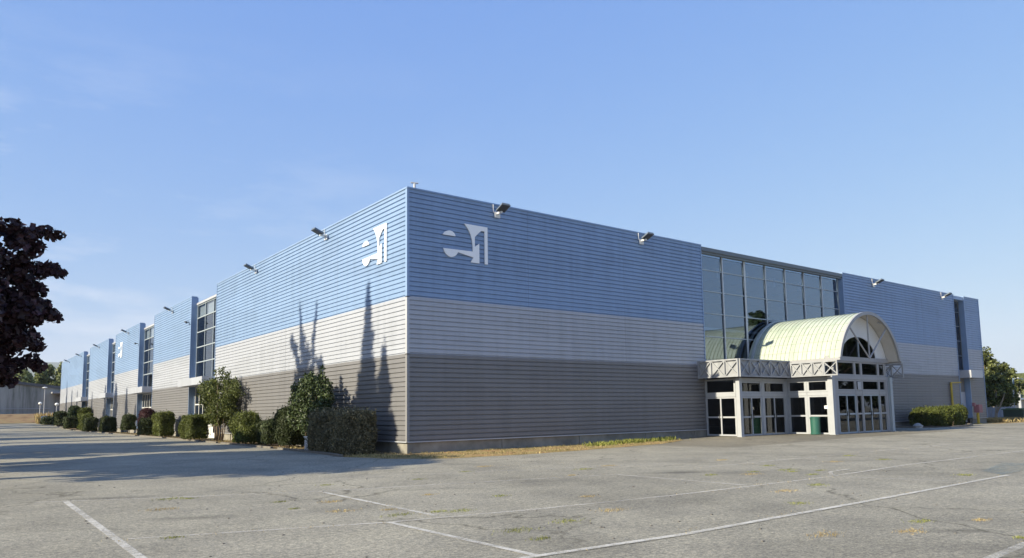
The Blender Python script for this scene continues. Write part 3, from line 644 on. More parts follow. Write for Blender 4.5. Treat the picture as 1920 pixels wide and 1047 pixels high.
# glazed walls and doors
ZG = 0.13
def door(o, d, nrm, a0, a1, z1, mid, fm=FRAME, leaves=2):
    vs_ = [a0 + (a1 - a0) * k / leaves for k in range(leaves + 1)]
    fo = glazing('door', pav, o, d, nrm, vs_, [ZG, mid, z1], 0.085, 0.07, fm, DGLASS, hw=0.09)
    c = (a0 + a1) / 2
    for s in (-1, 1):
        mb = MB(); mb.obox(o, d, nrm, c + s * 0.1 - 0.015, c + s * 0.1 + 0.015, 0.036, 0.075, mid - 0.12, mid + 0.16); mb.build('handle', DSTEEL, fo)
    return fo
def pane(o, d, nrm, vs_, zs, fm=FRAME, fw=0.09, nm='window'):
    return glazing(nm, pav, o, d, nrm, vs_, zs, fw, 0.09, fm, DGLASS, hw=0.09)
# left wing: sunny side wall, shaded front
SD, SN = (0, -1, 0), (-1, 0, 0)
door((WX0, 0, 0), SD, SN, 0.05, 1.98, 2.28, 1.16)
pane((WX0, 0, 0), SD, SN, [0.05, 1.98], [2.45, 3.28])
mb = MB(); mb.obox((WX0, 0, 0), SD, SN, 0.02, 2.04, -0.05, 0.06, 2.285, 2.445); mb.build('door_header', FRAME, pav)
for a0, a1 in ((19.5, 21.32), (21.6, 23.6)):
    door((0, WY, 0), RD, RN, a0, a1, 2.28, 1.16); pane((0, WY, 0), RD, RN, [a0, a1], [2.47, 3.12])
mb = MB()
for a0, a1 in ((19.32, 19.43), (21.38, 21.54), (23.66, 23.94)): mb.box(a0, a1, WY - 0.06, WY + 0.06, ZG, 3.3)
for a0, a1 in ((19.44, 21.37), (21.55, 23.65)): mb.box(a0, a1, WY - 0.055, WY + 0.055, 2.29, 2.46); mb.box(a0, a1, WY - 0.055, WY + 0.055, 3.13, 3.3)
mb.build('frame_post', FRAME, pav)
# central box: sunny left side
for a0, a1 in ((2.30, 3.36), (3.52, 4.68)):
    pane((BX0, 0, 0), SD, SN, [a0, a1], [ZG, 1.16, 2.30], fw=0.10); pane((BX0, 0, 0), SD, SN, [a0, a1], [2.50, 3.16], fw=0.10)
mb = MB(); mb.obox((BX0, 0, 0), SD, SN, 3.42, 3.46, -0.05, 0.06, ZG, 3.3); mb.obox((BX0, 0, 0), SD, SN, 2.24, 3.41, -0.05, 0.055, 2.31, 2.49); mb.obox((BX0, 0, 0), SD, SN, 3.47, 4.76, -0.05, 0.055, 2.31, 2.49)
mb.obox((BX0, 0, 0), SD, SN, 2.24, 3.41, -0.05, 0.055, 3.17, 3.33); mb.obox((BX0, 0, 0), SD, SN, 3.47, 4.76, -0.05, 0.055, 3.17, 3.33); mb.build('frame_rail', FRAME, pav)
mb = MB(); mb.obox((BX0, 0, 0), SD, SN, 4.46, 4.67, 0.052, 0.058, 1.55, 1.72); mb.build('sticker', SIGNW, pav)
# central box: shaded front
door((0, YB, 0), RD, RN, 24.72, 26.62, 2.35, 1.23, MULL); door((0, YB, 0), RD, RN, 27.48, 29.38, 2.35, 1.23, MULL)
for a0, a1 in ((26.74, 27.36), (29.50, 30.2)): pane((0, YB, 0), RD, RN, [a0, a1], [ZG, 1.23, 2.35], GREYST, nm='sidelight')
for a0, a1 in ((24.72, 26.62), (26.74, 27.36), (27.48, 29.38), (29.50, 30.2)):
    pane((0, YB, 0), RD, RN, [a0, a1], [2.55, 3.19], GREYST); pane((0, YB, 0), RD, RN, [a0, a1], [3.41, 4.24], GREYST)
mb = MB()
for a0, a1 in ((24.12, 24.65), (26.65, 26.71), (27.39, 27.45), (29.41, 29.47), (30.25, 30.48)): mb.box(a0, a1, YB - 0.065, YB + 0.065, ZG, 3.19)
mb.box(24.12, 30.48, YB - 0.06, YB + 0.06, 2.36, 2.54) if False else None
for a0, a1 in ((24.655, 26.645), (26.715, 27.385), (27.455, 29.405), (29.475, 30.245)): mb.box(a0, a1, YB - 0.055, YB + 0.055, 2.36, 2.54)
for a in (24.4, 26.68, 27.42, 29.44, 30.35): mb.box(a - 0.05, a + 0.05, YB - 0.05, YB + 0.05, 3.405, 4.245)
mb.build('frame_post', GREYST, pav)
mb = MB(); mb.box(26.86, 27.24, YB - 0.09, YB - 0.066, 2.62, 3.08); mb.build('notice_panel', TRIMP, pav)
mb = MB(); mb.box(BX1 - 0.05, BX1 + 0.05, YB + 0.1, -0.05, ZG, 3.3); mb.box(30.7, WX1, WY - 0.05, WY + 0.05, ZG, 3.3); mb.build('side_wall', DSTEEL, pav)
mb = MB(); mb.box(24.2, 30.3, -0.9, -0.75, 0.1, 4.3); mb.build('lobby_wall', INNER, pav)
mb = MB(); mb.box(24.1, 30.4, YB + 0.12, -0.74, 4.44, 4.50); mb.build('lobby_light_block', INNER, pav)  # unseen dark cover added over the lobby to keep the lunette dark
for x0_, x1_ in ((24.03, 24.09), (30.41, 30.47)):
    mb = MB(); mb.box(x0_, x1_, YB + 0.13, -0.1, 3.345, 4.6); mb.build('clerestory_light_block', MULLD, pav)  # unseen dark panels added to stop sun entering above the side glazing
mb = MB(); P_ = arc(RV_ - 0.07, 36); mb.v = [(x, -3.4, z) for x, z in P_]; mb.f = [tuple(range(len(P_)))]; mb.build('vault_light_block', INNER, pav, fixn=False)  # unseen dark sheet added behind the lunette to darken the view through it
# trussed fascias
def fascia(o, d, nrm, a0, a1, nb, z0, z1, panel=True, proud=0.0):
    H = z1 - z0
    if panel:
        mb = MB(); mb.obox(o, d, nrm, a0 + 0.01, a1 - 0.01, -0.10, -0.06, z0 + 0.02, z1 - 0.02); pf = mb.build('fascia_panel', FASC, pav)
    mb = MB(); O = Vector(o); D = Vector(d); N = Vector(nrm); pt = lambda a, z, b=0: O + D * a + N * b + Vector((0, 0, z))
    mb.obox(o, d, nrm, a0, a1, -0.045, 0.045, z1 - 0.08, z1); mb.obox(o, d, nrm, a0, a1, -0.045, 0.045, z0, z0 + 0.08)
    st = (a1 - a0) / nb
    for k in range(nb + 1):
        a = min(max(a0 + st * k, a0 + 0.04), a1 - 0.04); mb.obox(o, d, nrm, a - 0.035, a + 0.035, -0.04, 0.04, z0 + 0.081, z1 - 0.081)
    for k in range(nb):
        a, b_ = a0 + st * k + 0.05, a0 + st * (k + 1) - 0.05
        mb.bar(pt(a, z0 + 0.09), pt(b_, z1 - 0.09), 0.05, 0.06, nrm); mb.bar(pt(a, z1 - 0.09), pt(b_, z0 + 0.09), 0.05, 0.045, nrm)
    return mb.build('truss', FASC, pav)
FZ0, FZ1 = 3.34, 4.32
fascia((18.7, 0, 0), SD, SN, 0.0, 2.68, 3, FZ0, FZ1)
fascia((0, -2.72, 0), RD, RN, 18.76, 23.52, 5, FZ0, FZ1)
fascia((23.5, 0, 0), SD, SN, 2.78, 4.80, 3, FZ0 + 0.02, ZS - 0.15)
fascia((23.5, 0, 0), SD, SN, 4.80, 5.62, 1, FZ0 + 0.02, ZS - 0.15, panel=False)
fascia((0, -2.72, 0), RD, RN, 31.1, 35.86, 5, FZ0, FZ1)
fascia((35.9, 0, 0), (0, -1, 0), (1, 0, 0), 0.0, 2.68, 3, FZ0, FZ1)
fascia((31.1, 0, 0), (0, -1, 0), (1, 0, 0), 2.78, 5.62, 4, FZ0 + 0.02, ZS - 0.15, panel=False)
for a0, a1 in ((18.82, 23.4), (31.2, 35.8)):
    mb = MB(); mb.box(a0, a1, -2.6, -0.04, FZ0 + 0.06, FZ0 + 0.12); mb.build('wing_soffit', SOFF, pav)
for a0, a1 in ((18.82, 23.4), (31.2, 35.8)):
    mb = MB(); mb.box(a0, a1, -2.6, -0.04, FZ1 - 0.12, FZ1 - 0.06); mb.build('wing_roof', ROOFM, pav)
mb = MB(); mb.box(23.56, 24.1, -5.0, -2.75, FZ0 + 0.03, FZ0 + 0.08); mb.build('eave_soffit', SOFF, pav)
# spotlights sitting on the right truss
t = thing('spotlight', (33.9, -2.72, FZ1), 'pair of black spotlights on the truss right of the arch', 'spotlight')
mb = MB(); mb.box(33.2, 34.7, -2.76, -2.68, FZ1 + 0.005, FZ1 + 0.06); mb.build('rail', DSTEEL, t)
for x in (33.5, 34.3):
    mb = MB(); mb.tube([(x, -2.6, FZ1 + 0.22), (x, -2.9, FZ1 + 0.18)], [0.1, 0.16], 12); mb.box(x - 0.02, x + 0.02, -2.73, -2.71, FZ1 + 0.061, FZ1 + 0.15); mb.build('lamp_head', DSTEEL, t)
# green litter bin by the sunny side of the box
bz = gzf(23.6, -4.05)
t = thing('litter_bin', (23.62, -4.05, bz), 'green round litter bin beside the glazed entrance', 'bin')
mb = MB(); mb.lathe((23.62, -4.05, bz), [(0.25, 0.0), (0.28, 0.02), (0.28, 0.07), (0.255, 0.09), (0.265, 0.88)], 24); mb.build('bin_body', BING, t, smooth=False)
mb = MB(); mb.lathe((23.62, -4.05, bz), [(0.285, 0.885), (0.285, 0.945), (0.26, 0.97), (0.16, 0.985)], 24); mb.build('rim', BING, t)

# ------------------------------------------------------------------ foliage
def leaf_quads(rng, P, N, size, aspect=0.55, spread=0.9):
    n = len(P); rv = rng.normal(size=(n, 3)); nn = N + rv * spread; nn /= np.linalg.norm(nn, axis=1, keepdims=True) + 1e-9
    t = np.cross(nn, rng.normal(size=(n, 3))); t /= np.linalg.norm(t, axis=1, keepdims=True) + 1e-9; b = np.cross(nn, t)
    s = size * rng.uniform(0.6, 1.25, (n, 1)); a = t * s; c = b * s * aspect; k = nn * s * 0.18
    V = np.stack([P - a, P - c * 1.0 + k, P + a, P + c * 1.0 + k], 1).reshape(-1, 3)
    return V, np.arange(4 * n).reshape(n, 4)
def lumps(rng, P, amp, fr):
    d = np.zeros(len(P))
    for _ in range(7):
        w = rng.normal(size=3) * fr; d += np.sin(P @ w + rng.uniform(0, 6.28))
    return d * amp / 2.6
def rounded_box(rng, n, h, r, zfloor=0.0):
    h = np.array(h, float); A = np.array([h[1] * h[2], h[1] * h[2], h[0] * h[2], h[0] * h[2], h[0] * h[1] * 1.2]); fidx = rng.choice(5, n, p=A / A.sum())
    q = rng.uniform(-1, 1, (n, 3)) * h
    q[fidx == 0, 0] = -h[0]; q[fidx == 1, 0] = h[0]; q[fidx == 2, 1] = -h[1]; q[fidx == 3, 1] = h[1]; q[fidx == 4, 2] = h[2]
    c = np.clip(q, -(h - r), h - r); c[:, 2] = np.clip(q[:, 2], -h[2], h[2] - r)
    d = q - c; L_ = np.linalg.norm(d, axis=1, keepdims=True) + 1e-9; N = d / L_
    return c + N * r, N
def hedge(name, loc, dims, r, mat, label, cat, seed, dens=900, leaf=0.05, bump=0.11, stem=0.12, group=None, cut=0.0, rz=0.0):
    rng = np.random.default_rng(seed); z = gzf(loc[0], loc[1])
    t = thing(name, (loc[0], loc[1], z), label, cat, group)
    h = np.array([dims[0] / 2, dims[1] / 2, (dims[2] - stem) / 2]); c0 = np.array([loc[0], loc[1], z + stem + h[2]])
    area = 8 * (h[0] * h[2] + h[1] * h[2]) + 4 * h[0] * h[1]; n = int(min(26000, area * dens))
    P, N = rounded_box(rng, n, h, min(r, h.min() * 0.95)); bl = lumps(rng, P, bump, 3.2)
    taper = 1 - cut * np.clip((-P[:, 2:3] / h[2]), 0, 1) ** 2; P[:, :2] *= taper
    P = P + N * (bl - np.abs(rng.normal(0, 0.05, n)) + 0.012)[:, None]
    V, F = leaf_quads(rng, P, N * 0.8, leaf); mb = MB()
    # stray shoots over the top
    k = int(n * 0.045); sh = rng.choice(n, k); Ps = P[sh] + N[sh] * rng.uniform(0.02, 0.16, (k, 1)) + np.array([0, 0, 1]) * rng.uniform(0, 0.06, (k, 1)); V2, F2 = leaf_quads(rng, Ps, N[sh] * .2, leaf)
    ca, sa = math.cos(rz), math.sin(rz); ROT = np.array([[ca, sa, 0], [-sa, ca, 0], [0, 0, 1]])
    mb.arr(V @ ROT + c0, F); mb.arr(V2 @ ROT + c0, F2)
    # twiggy inside that stops light shining straight through
    Pc, Nc = rounded_box(rng, int(n * 0.25), h * 0.86, min(r, h.min() * 0.8)); Pc[:, :2] *= 1 - cut * np.clip((-Pc[:, 2:3] / h[2]), 0, 1) ** 2; V3, F3 = leaf_quads(rng, Pc, Nc * 2.5, leaf * 2.6, 0.8, 0.4); mb.arr(V3 @ ROT + c0, F3)
    mb.build('foliage', mat, t, fixn=False)
    mb = MB()
    for j in range(max(2, int(dims[1] / 0.6))):
        y = loc[1] + rng.uniform(-0.8, 0.8) * h[1] * (1 - cut); x = loc[0] + rng.uniform(-0.5, 0.5) * h[0]
        mb.tube([(x, y, z - 0.05), (x + rng.uniform(-.1, .1), y + rng.uniform(-.1, .1), z + stem + 0.3)], [0.03, 0.018], 6)
    mb.build('stem', BARK, t); return t
def tree(name, loc, limbs, clumps, mat, bark, label, cat, seed, per, leaf, spread=1.0, aspect=0.6, group=None, rad0=0.15, shell=0.35):
    """limbs: list of (points, r0, r1); clumps: list of (centre, radius) in world space"""
    rng = np.random.default_rng(seed); t = thing(name, loc, label, cat, group)
    mb = MB()
    for pts, ra, rb in limbs:
        k = len(pts); mb.tube(pts, [ra + (rb - ra) * i / (k - 1) for i in range(k)], 8)
    mb.build('trunk', bark, t, smooth=True)
    mb = MB()
    for c, r in clumps:
        r = np.array(r if hasattr(r, '__len__') else (r, r, r)); k = int(per * (r.prod() ** (1 / 3)) ** 2)
        d = rng.normal(size=(k, 3)); d /= np.linalg.norm(d, axis=1, keepdims=True)
        rr = 1 - np.abs(rng.normal(0, shell, (k, 1))); P = np.array(c) + d * r * np.clip(rr, -0.2, 1.2)
        V, F = leaf_quads(rng, P, d * 0.7 + np.array([0, 0, 0.25]), leaf, aspect, spread); mb.arr(V, F)
    mb.build('crown', mat, t, fixn=False); return t

BEDG = 'hedges and shrubs in the bed along the left wall'
hedge('clipped_hedge', (-1.5, 3.05), (1.5, 3.9, 1.78), 0.22, L_BROWN, 'large clipped brownish hedge nearest the building corner', 'hedge', 11, dens=1150, leaf=0.05, bump=0.05, stem=0.02, group=BEDG, cut=0.06)
hedge('round_bush', (-0.9, 10.6), (1.2, 1.9, 1.9), 0.5, L_HEDGE, 'dark rounded bush half hidden behind the tall laurel', 'bush', 12, dens=1000, group=BEDG, cut=.2)
hedge('round_bush', (-1.25, 16.4), (1.4, 2.6, 1.78), 0.7, L_BRIGHT, 'broad domed bush between the crape myrtle and the laurel', 'bush', 13, dens=900, leaf=.05, bump=.1, group=BEDG, cut=.15)
hedge('round_bush', (-1.05, 13.4), (1.0, 1.4, 1.35), 0.45, L_HEDGE, 'small dark bush right of the broad domed bush', 'bush', 14, dens=1000, group=BEDG, cut=.2)
hedge('clipped_hedge', (-1.4, 27.2), (1.2, 2.5, 1.70), 0.2, L_BRIGHT, 'square clipped hedge just left of the crape myrtle', 'hedge', 15, dens=900, leaf=.05, group=BEDG, cut=.08)
hedge('clipped_hedge', (-1.2, 37.6), (1.2, 2.9, 1.95), 0.25, L_BRIGHT, 'yellow-green clipped hedge in front of the second block', 'hedge', 16, dens=800, leaf=.055, group=BEDG, cut=.12)
hedge('round_bush', (-0.7, 46.6), (1.0, 1.6, 2.45), 0.45, L_RED, 'dark red shrub by the second canopy', 'bush', 17, dens=500, leaf=.07, group=BEDG)
hedge('round_bush', (-1.3, 44.0), (1.0, 1.6, 1.5), 0.45, L_HEDGE, 'low green bush below the dark red shrub', 'bush', 18, dens=500, leaf=.07, group=BEDG)
hedge('clipped_hedge', (-1.1, 52.9), (1.0, 1.8, 1.7), 0.3, L_HEDGE, 'small hedge on a bare stem below the second canopy', 'hedge', 19, dens=500, leaf=.07, stem=.42, group=BEDG)
hedge('clipped_hedge', (-1.4, 62.6), (1.2, 2.4, 1.65), 0.3, L_HEDGE, 'dark square hedge in front of the third block', 'hedge', 20, dens=450, leaf=.07, group=BEDG)
hedge('clipped_hedge', (-1.9, 71.5), (1.2, 2.2, 1.55), 0.3, L_HEDGE, 'low dark hedge in front of the bright far hedge', 'hedge', 21, dens=400, leaf=.08, group=BEDG)
hedge('clipped_hedge', (-1.4, 78.0), (1.2, 2.4, 2.1), 0.4, L_BRIGHT, 'bright green far hedge taller than its neighbours', 'hedge', 22, dens=400, leaf=.08, group=BEDG)
hedge('round_bush', (-0.9, 84.5), (1.2, 2.4, 2.9), 0.5, L_BRIGHT, 'loose light green shrub under the far canopy', 'bush', 23, dens=350, leaf=.09, group=BEDG)
hedge('round_bush', (-1.0, 93.5), (1.3, 2.6, 3.05), 0.6, L_CONIF, 'tall dark evergreen bush near the far end', 'bush', 24, dens=350, leaf=.09, group=BEDG)
hedge('clipped_hedge', (-1.7, 92.0), (1.2, 3.0, 1.7), 0.4, L_HEDGE, 'low dark hedge before the tall evergreen bush', 'hedge', 25, dens=300, leaf=.09, group=BEDG)
hedge('clipped_hedge', (-1.5, 105.0), (1.5, 5.0, 2.0), 0.5, L_HEDGE, 'farthest dark hedge at the end of the bed', 'hedge', 26, dens=300, leaf=.09, group=BEDG)
hedge('clipped_hedge', (-2.6, 110.0), (1.6, 4.0, 1.1), 0.5, L_HEDGE, 'lowest hedge beside the pale blue drum', 'hedge', 27, dens=250, leaf=.09, group=BEDG)
hedge('clipped_hedge', (43.9, -1.9), (2.2, 3.9, 1.34), 0.45, L_BRIGHT, 'clipped hedge on the soil island right of the entrance', 'hedge', 28, dens=480, leaf=.06, bump=.1, cut=.1, rz=-math.pi / 2)
hedge('round_bush', (46.3, -1.9), (2.1, 2.2, 1.58), 0.9, L_BRIGHT, 'rounded bush growing out of the right end of the island hedge', 'bush', 29, dens=500, leaf=.06, bump=.1, cut=.1)

rng = np.random.default_rng(5)
# laurel: upright, many leafy shoots, ragged top
cl = []
for (x, y, z, r) in ((-1.05, 7.4, 1.4, .85), (-1.0, 8.4, 1.6, .8), (-1.05, 6.7, 1.7, .65), (-1.1, 7.7, 2.3, .85), (-1.0, 7.0, 2.6, .55), (-1.0, 8.6, 2.35, .6), (-1.05, 6.3, 2.3, .45), (-1.05, 7.9, 3.0, .5), (-1.05, 8.5, 2.85, .5), (-1.05, 6.55, 2.9, .5), (-1.05, 7.3, 3.0, .5)): cl.append(((x, 7.45 + (y - 7.45) * 1.55, z), (r * .85, r * 1.15, r)))
for (y, zt) in ((6.45, 3.85), (6.95, 3.6), (6.0, 3.45), (7.6, 3.6), (8.1, 3.6), (8.6, 3.35), (9.1, 3.05), (5.6, 3.0), (7.25, 3.45), (9.5, 2.6), (5.35, 2.5)):
    for k in range(4): cl.append(((-1.05 + rng.uniform(-.2, .2), y + rng.uniform(-.08, .08), zt - 0.22 * k - .1), (.16, .16, .2)))
limbs = [([(-1.05 + .15 * i, 7.4 + .25 * j, 0), (-1.05 + .2 * i, 7.4 + .4 * j, 1.0), (-1.0 + .1 * i, 7.4 + .7 * j, 2.6)], .045, .015) for i, j in ((0, 0), (1, 1), (-1, -1), (0, 2), (1, -1.5))]
tree('laurel_shrub', (-1.05, 7.4, 0), limbs, cl, L_DARK, BARK, 'tall dark green laurel rising behind the brownish hedge', 'shrub', 31, 1500, .075, group=BEDG, shell=.3)
# crape myrtle: bare twisted stems, loose vase-shaped crown
cl = []
for k in range(130):
    t_ = rng.uniform(0, 1); a = rng.uniform(0, 6.28); rad = (0.7 + 1.2 * t_ ** .7) * rng.uniform(.45, 1.0); z = 1.3 + 2.6 * t_
    if z > 3.6: rad *= .8
    cl.append(((-0.95 + .62 * rad * math.cos(a), 22.9 + 1.85 * rad * math.sin(a), z), (.36, .46, .36)))
for k in range(18):
    y = 22.9 + rng.uniform(-2.6, 2.6); zt = 4.75 - abs(y - 22.3) * .45 + rng.uniform(-.25, .2)
    for j in range(4): cl.append(((-.95 + rng.uniform(-.4, .4), y, zt - .2 * j), (.13, .13, .2)))
limbs = []
for i in range(8):
    a = i / 8 * 6.28; b_ = 22.9 + .4 * math.sin(a); x = -.95 + .2 * math.cos(a)
    limbs.append(([(x, b_, 0), (x + .1 * math.cos(a * 3), b_ + .15 * math.sin(a), .7), (x + .3 * math.cos(a), b_ + .45 * math.sin(a + .4), 1.4), (x + .5 * math.cos(a), b_ + 1.1 * math.sin(a), 2.6), (x + .6 * math.cos(a), b_ + 1.5 * math.sin(a), 3.6)], .034, .008))
tree('crape_myrtle', (-.95, 22.9, 0), limbs, cl, L_MYRT, BARKP, 'loose crape myrtle on bare twisted stems before the first glass bay', 'tree', 32, 620, .075, group=BEDG, shell=.4)

# the purple maple reaching into the frame at the left edge
mc = (-17.0, 5.5)
def crown_clumps(c, H, zb, Rm, n, seed, cr, squash=1.0, prof=None):
    g = np.random.default_rng(seed); out = []
    for k in range(n):
        t_ = g.uniform(0, 1); z = zb + (H - zb) * t_; pr = (prof(t_) if prof else math.sin(math.pi * min(1, .18 + .82 * t_)) ** .6); a = g.uniform(0, 6.28); rr = Rm * pr * math.sqrt(g.uniform(.25, 1.0))
        out.append(((c[0] + rr * math.cos(a) * squash, c[1] + rr * math.sin(a), z), cr * g.uniform(.65, 1.25)))
    return out
def crown_limbs(c, H, zb, Rm, n, seed, r):
    g = np.random.default_rng(seed); z0 = gzf(*c); L_ = [([(c[0], c[1], z0 - .2), (c[0] + .05, c[1], zb), (c[0], c[1] + .1, (zb + H) / 2), (c[0], c[1], H - .4)], r, r * .18)]
    for k in range(n):
        a = g.uniform(0, 6.28); z = zb * .9 + (H - zb) * .65 * k / n; e = Rm * g.uniform(.6, .95) * (1 - .45 * k / n)
        L_.append(([(c[0], c[1], z), (c[0] + .5 * e * math.cos(a), c[1] + .5 * e * math.sin(a), z + .25 * e), (c[0] + e * math.cos(a), c[1] + e * math.sin(a), z + .6 * e)], r * .42, r * .08))
    return L_
cl = crown_clumps(mc, 9.2, 3.4, 4.4, 170, 41, .62)
# boughs whose ends show against the sky, as in the photograph
for (x, y, z, r) in ((-12.0, 5.5, 8.55, .28), (-12.35, 5.5, 8.6, .3), (-12.8, 5.4, 8.5, .35), (-13.2, 5.5, 8.4, .5), (-12.7, 5.3, 7.9, .42), (-12.1, 5.5, 7.25, .34), (-11.85, 5.5, 7.1, .26), (-12.5, 5.6, 7.15, .4), (-12.9, 5.5, 6.9, .45),
                     (-12.55, 5.6, 6.35, .42), (-12.3, 5.4, 5.75, .4), (-11.95, 5.5, 5.45, .32), (-12.6, 5.5, 5.35, .36), (-13.0, 5.5, 5.9, .5), (-12.8, 5.5, 4.75, .4), (-12.45, 5.5, 4.35, .33), (-12.65, 5.5, 3.75, .34), (-12.3, 5.5, 3.55, .25), (-13.1, 5.5, 3.6, .4), (-13.2, 5.5, 3.05, .35), (-13.3, 5.5, 4.4, .5)):
    cl.append(((x, y, z), (r, r * 1.2, r * .8)))
g = np.random.default_rng(46)
for k in range(56):
    z = g.uniform(2.9, 8.75); xm = -12.55 - .25 * math.sin(z * 2.1) - (max(0, 3.9 - z) * .75) - max(0, z - 8.2) * 1.1
    cl.append(((g.uniform(-14.6, xm), 5.5 + g.uniform(-1.2, 1.2), z), g.uniform(.25, .48)))
tree('purple_maple', (mc[0], mc[1], 0), crown_limbs(mc, 9.0, 2.6, 4.3, 12, 42, .24), cl, L_MAPLE, BARK, 'dark purple-leaved maple at the left edge of the photo', 'tree', 43, 620, .135, aspect=.8, shell=.35)

# trees along the road left of the picture: they throw the long shadows on wall and asphalt and show in the glass
RG = 'roadside trees left of the hall'
def cypress(loc, H, w, label, seed, mat=L_CONIF, per=300, leaf=.22, zb=1.2, ex=.75):
    z0 = gzf(*loc); g = np.random.default_rng(seed); cl = []; n = int(H * 3.2)
    for k in range(n):
        t_ = k / n; tt = (zb - 1.2 + (H - zb) * t_) / (H - 1.2); r = w * (1 - tt) ** ex * (.35 + .65 * min(1, t_ * 5)); a = g.uniform(0, 6.28); o = r * .5
        cl.append(((loc[0] + o * math.cos(a), loc[1] + o * math.sin(a), z0 + zb + (H - zb) * t_), (max(.16, r * .68), max(.16, r * .68), .6)))
    return tree('conifer', (loc[0], loc[1], z0), [([(loc[0], loc[1], z0 - .2), (loc[0], loc[1], z0 + H * .97)], .16 + .008 * H, .02)], cl, mat, BARK, label, 'tree', seed, per, leaf, shell=.5, group=RG)
cypress((-25, 4.7), 20.6, 4.6, 'tallest narrow conifer left of the car park', 51, zb=8.5, ex=1.0)
cypress((-25, 3.1), 17.8, 3.4, 'narrow conifer right beside the tallest conifer', 52, zb=9.0)
cypress((-25, 7.6), 16.4, 1.5, 'slim conifer left of the tallest conifer', 53, zb=6.0)
for k, (y, H, w) in enumerate(((35, 14.5, 1.8), (45, 15, 1.8), (61.9, 18.2, 2.2), (68.5, 19.0, 3.4), (75.8, 19.0, 2.8), (86.2, 18.3, 2.0), (100.9, 18.6, 2.4), (107, 18.8, 2.4), (113.6, 20.2, 2.2), (57, 16.6, 1.4))):
    cypress((-25.5, y), H, w, 'roadside conifer number %s counted from the car park' % ('one two three four five six seven eight nine ten'.split()[k]), 60 + k, per=210, leaf=.26, ex=.5)
# a thin, two-tipped pine
lp = (-25.0, 12.2); g = np.random.default_rng(77); cl = []; lim = [([(lp[0], lp[1], -.2), (lp[0], lp[1], 9), (lp[0], lp[1] + .2, 15), (lp[0], lp[1] + .75, 21.1)], .2, .03), ([(lp[0], lp[1], 14.5), (lp[0], lp[1] - 1.1, 17.5), (lp[0], lp[1] - 1.6, 21.0)], .09, .02)]
for k in range(26):
    t_ = k / 26; cl.append(((lp[0] + g.uniform(-.4, .4), lp[1] + .75 * t_ ** 2 + g.uniform(-.45, .45) * (1.15 - t_), 13.5 + 7.4 * t_), (.3, .3 * (1.25 - t_), .5)))
for k in range(14):
    t_ = k / 14; cl.append(((lp[0], lp[1] - .7 - .9 * t_ + g.uniform(-.35, .35) * (1 - t_), 16.4 + 4.4 * t_), (.25, .3 * (1.2 - t_), .45)))
for k in range(16): cl.append(((lp[0], lp[1] - 1.2 - g.uniform(0, 1.2), 15.6 + g.uniform(0, 2.2)), (.3, .3, .3)))
for k in range(26): cl.append(((lp[0] + g.uniform(-.3, .3), lp[1] + g.uniform(-.45, .45), 14 + 5.2 * k / 26), (.35, .42, .5)))
for k in range(16): cl.append(((lp[0], lp[1] + .4 + 1.5 * k / 16 + g.uniform(-.2, .2), 17.0 + 2.3 * k / 16), (.25, .3, .3)))
for k in range(14): cl.append(((lp[0], lp[1] + .5 + g.uniform(0, 1.0), 15.6 + g.uniform(0, 1.6)), (.25, .25, .4)))
tree('pine', (lp[0], lp[1], 0), lim, cl, L_CONIF, BARK, 'thin two-tipped pine left of the car park', 'tree', 78, 330, .16, group=RG, shell=.5)
# broad trees
def broad(name, c, H, zb, Rm, n, label, seed, mat, per=130, leaf=.24, cr=1.3, bark=BARK, cat='tree', group=None, prof=None, nl=9):
    z0 = gzf(*c); return tree(name, (c[0], c[1], z0), crown_limbs(c, z0 + H * .97, z0 + zb, Rm, nl, seed + 1, .1 + .02 * H), [((a, b_, z + z0), r) for (a, b_, z), r in crown_clumps(c, H, zb, Rm, n, seed, cr, prof=prof)], mat, bark, label, cat, seed + 2, per, leaf, aspect=.75, group=group, shell=.4)
broad('purple_maple', (-24, 4.4), 11.3, 7.8, 4.4, 66, 'purple-leaved maple just outside the left edge', 81, L_MAPLE, group=RG)
broad('purple_maple', (-27, -0.8), 12.6, 10.4, 3.8, 50, 'tall high-crowned purple maple outside the left edge', 94, L_MAPLE, group=RG)
broad('purple_maple', (-23, 16), 10.6, 3.2, 4.8, 80, 'purple-leaved maple behind the one at the left edge', 84, L_MAPLE, group=RG)
broad('purple_maple', (-24, 24.5), 10.8, 3.2, 4.6, 70, 'third purple-leaved maple in the roadside row', 87, L_MAPLE, group=RG)
broad('purple_maple', (-24.5, 47), 9.5, 3.5, 4.0, 60, 'farthest purple-leaved maple in the roadside row', 90, L_MAPLE, group=RG)
# trees across the street, seen only as reflections in the entrance glass
SG = 'street trees mirrored in the entrance glass'
broad('street_tree', (70, -62), 17, 4, 5.0, 60, 'tall street tree mirrored in the middle of the entrance glass', 101, L_CONIF, per=60, leaf=.45, cr=1.8, group=SG)
broad('street_tree', (84, -66), 14, 4, 4.0, 50, 'street tree mirrored right of the tall one', 104, L_CONIF, per=60, leaf=.45, cr=1.6, group=SG)
broad('street_tree', (48, -64), 9, 2, 5.0, 50, 'low street tree mirrored at the left of the entrance glass', 107, L_CONIF, per=60, leaf=.45, cr=1.6, group=SG)

for k, (x, y, H) in enumerate(((74, -32, 14.6), (82, -33, 12.0), (63, -31, 10.0))):
    broad('street_tree', (x, y), H, 1.8, 4.2, 50, ['street tree mirrored in the half-round window', 'taller street tree mirrored in the doors of the central box', 'nearest street tree mirrored in the porch doors'][k], 110 + 3 * k, L_CONIF if k < 2 else L_OAK, per=60, leaf=.42, cr=1.1 if k < 2 else 1.5, group=SG, prof=(lambda t: (1 - t) ** .8 * .8) if k < 2 else None)
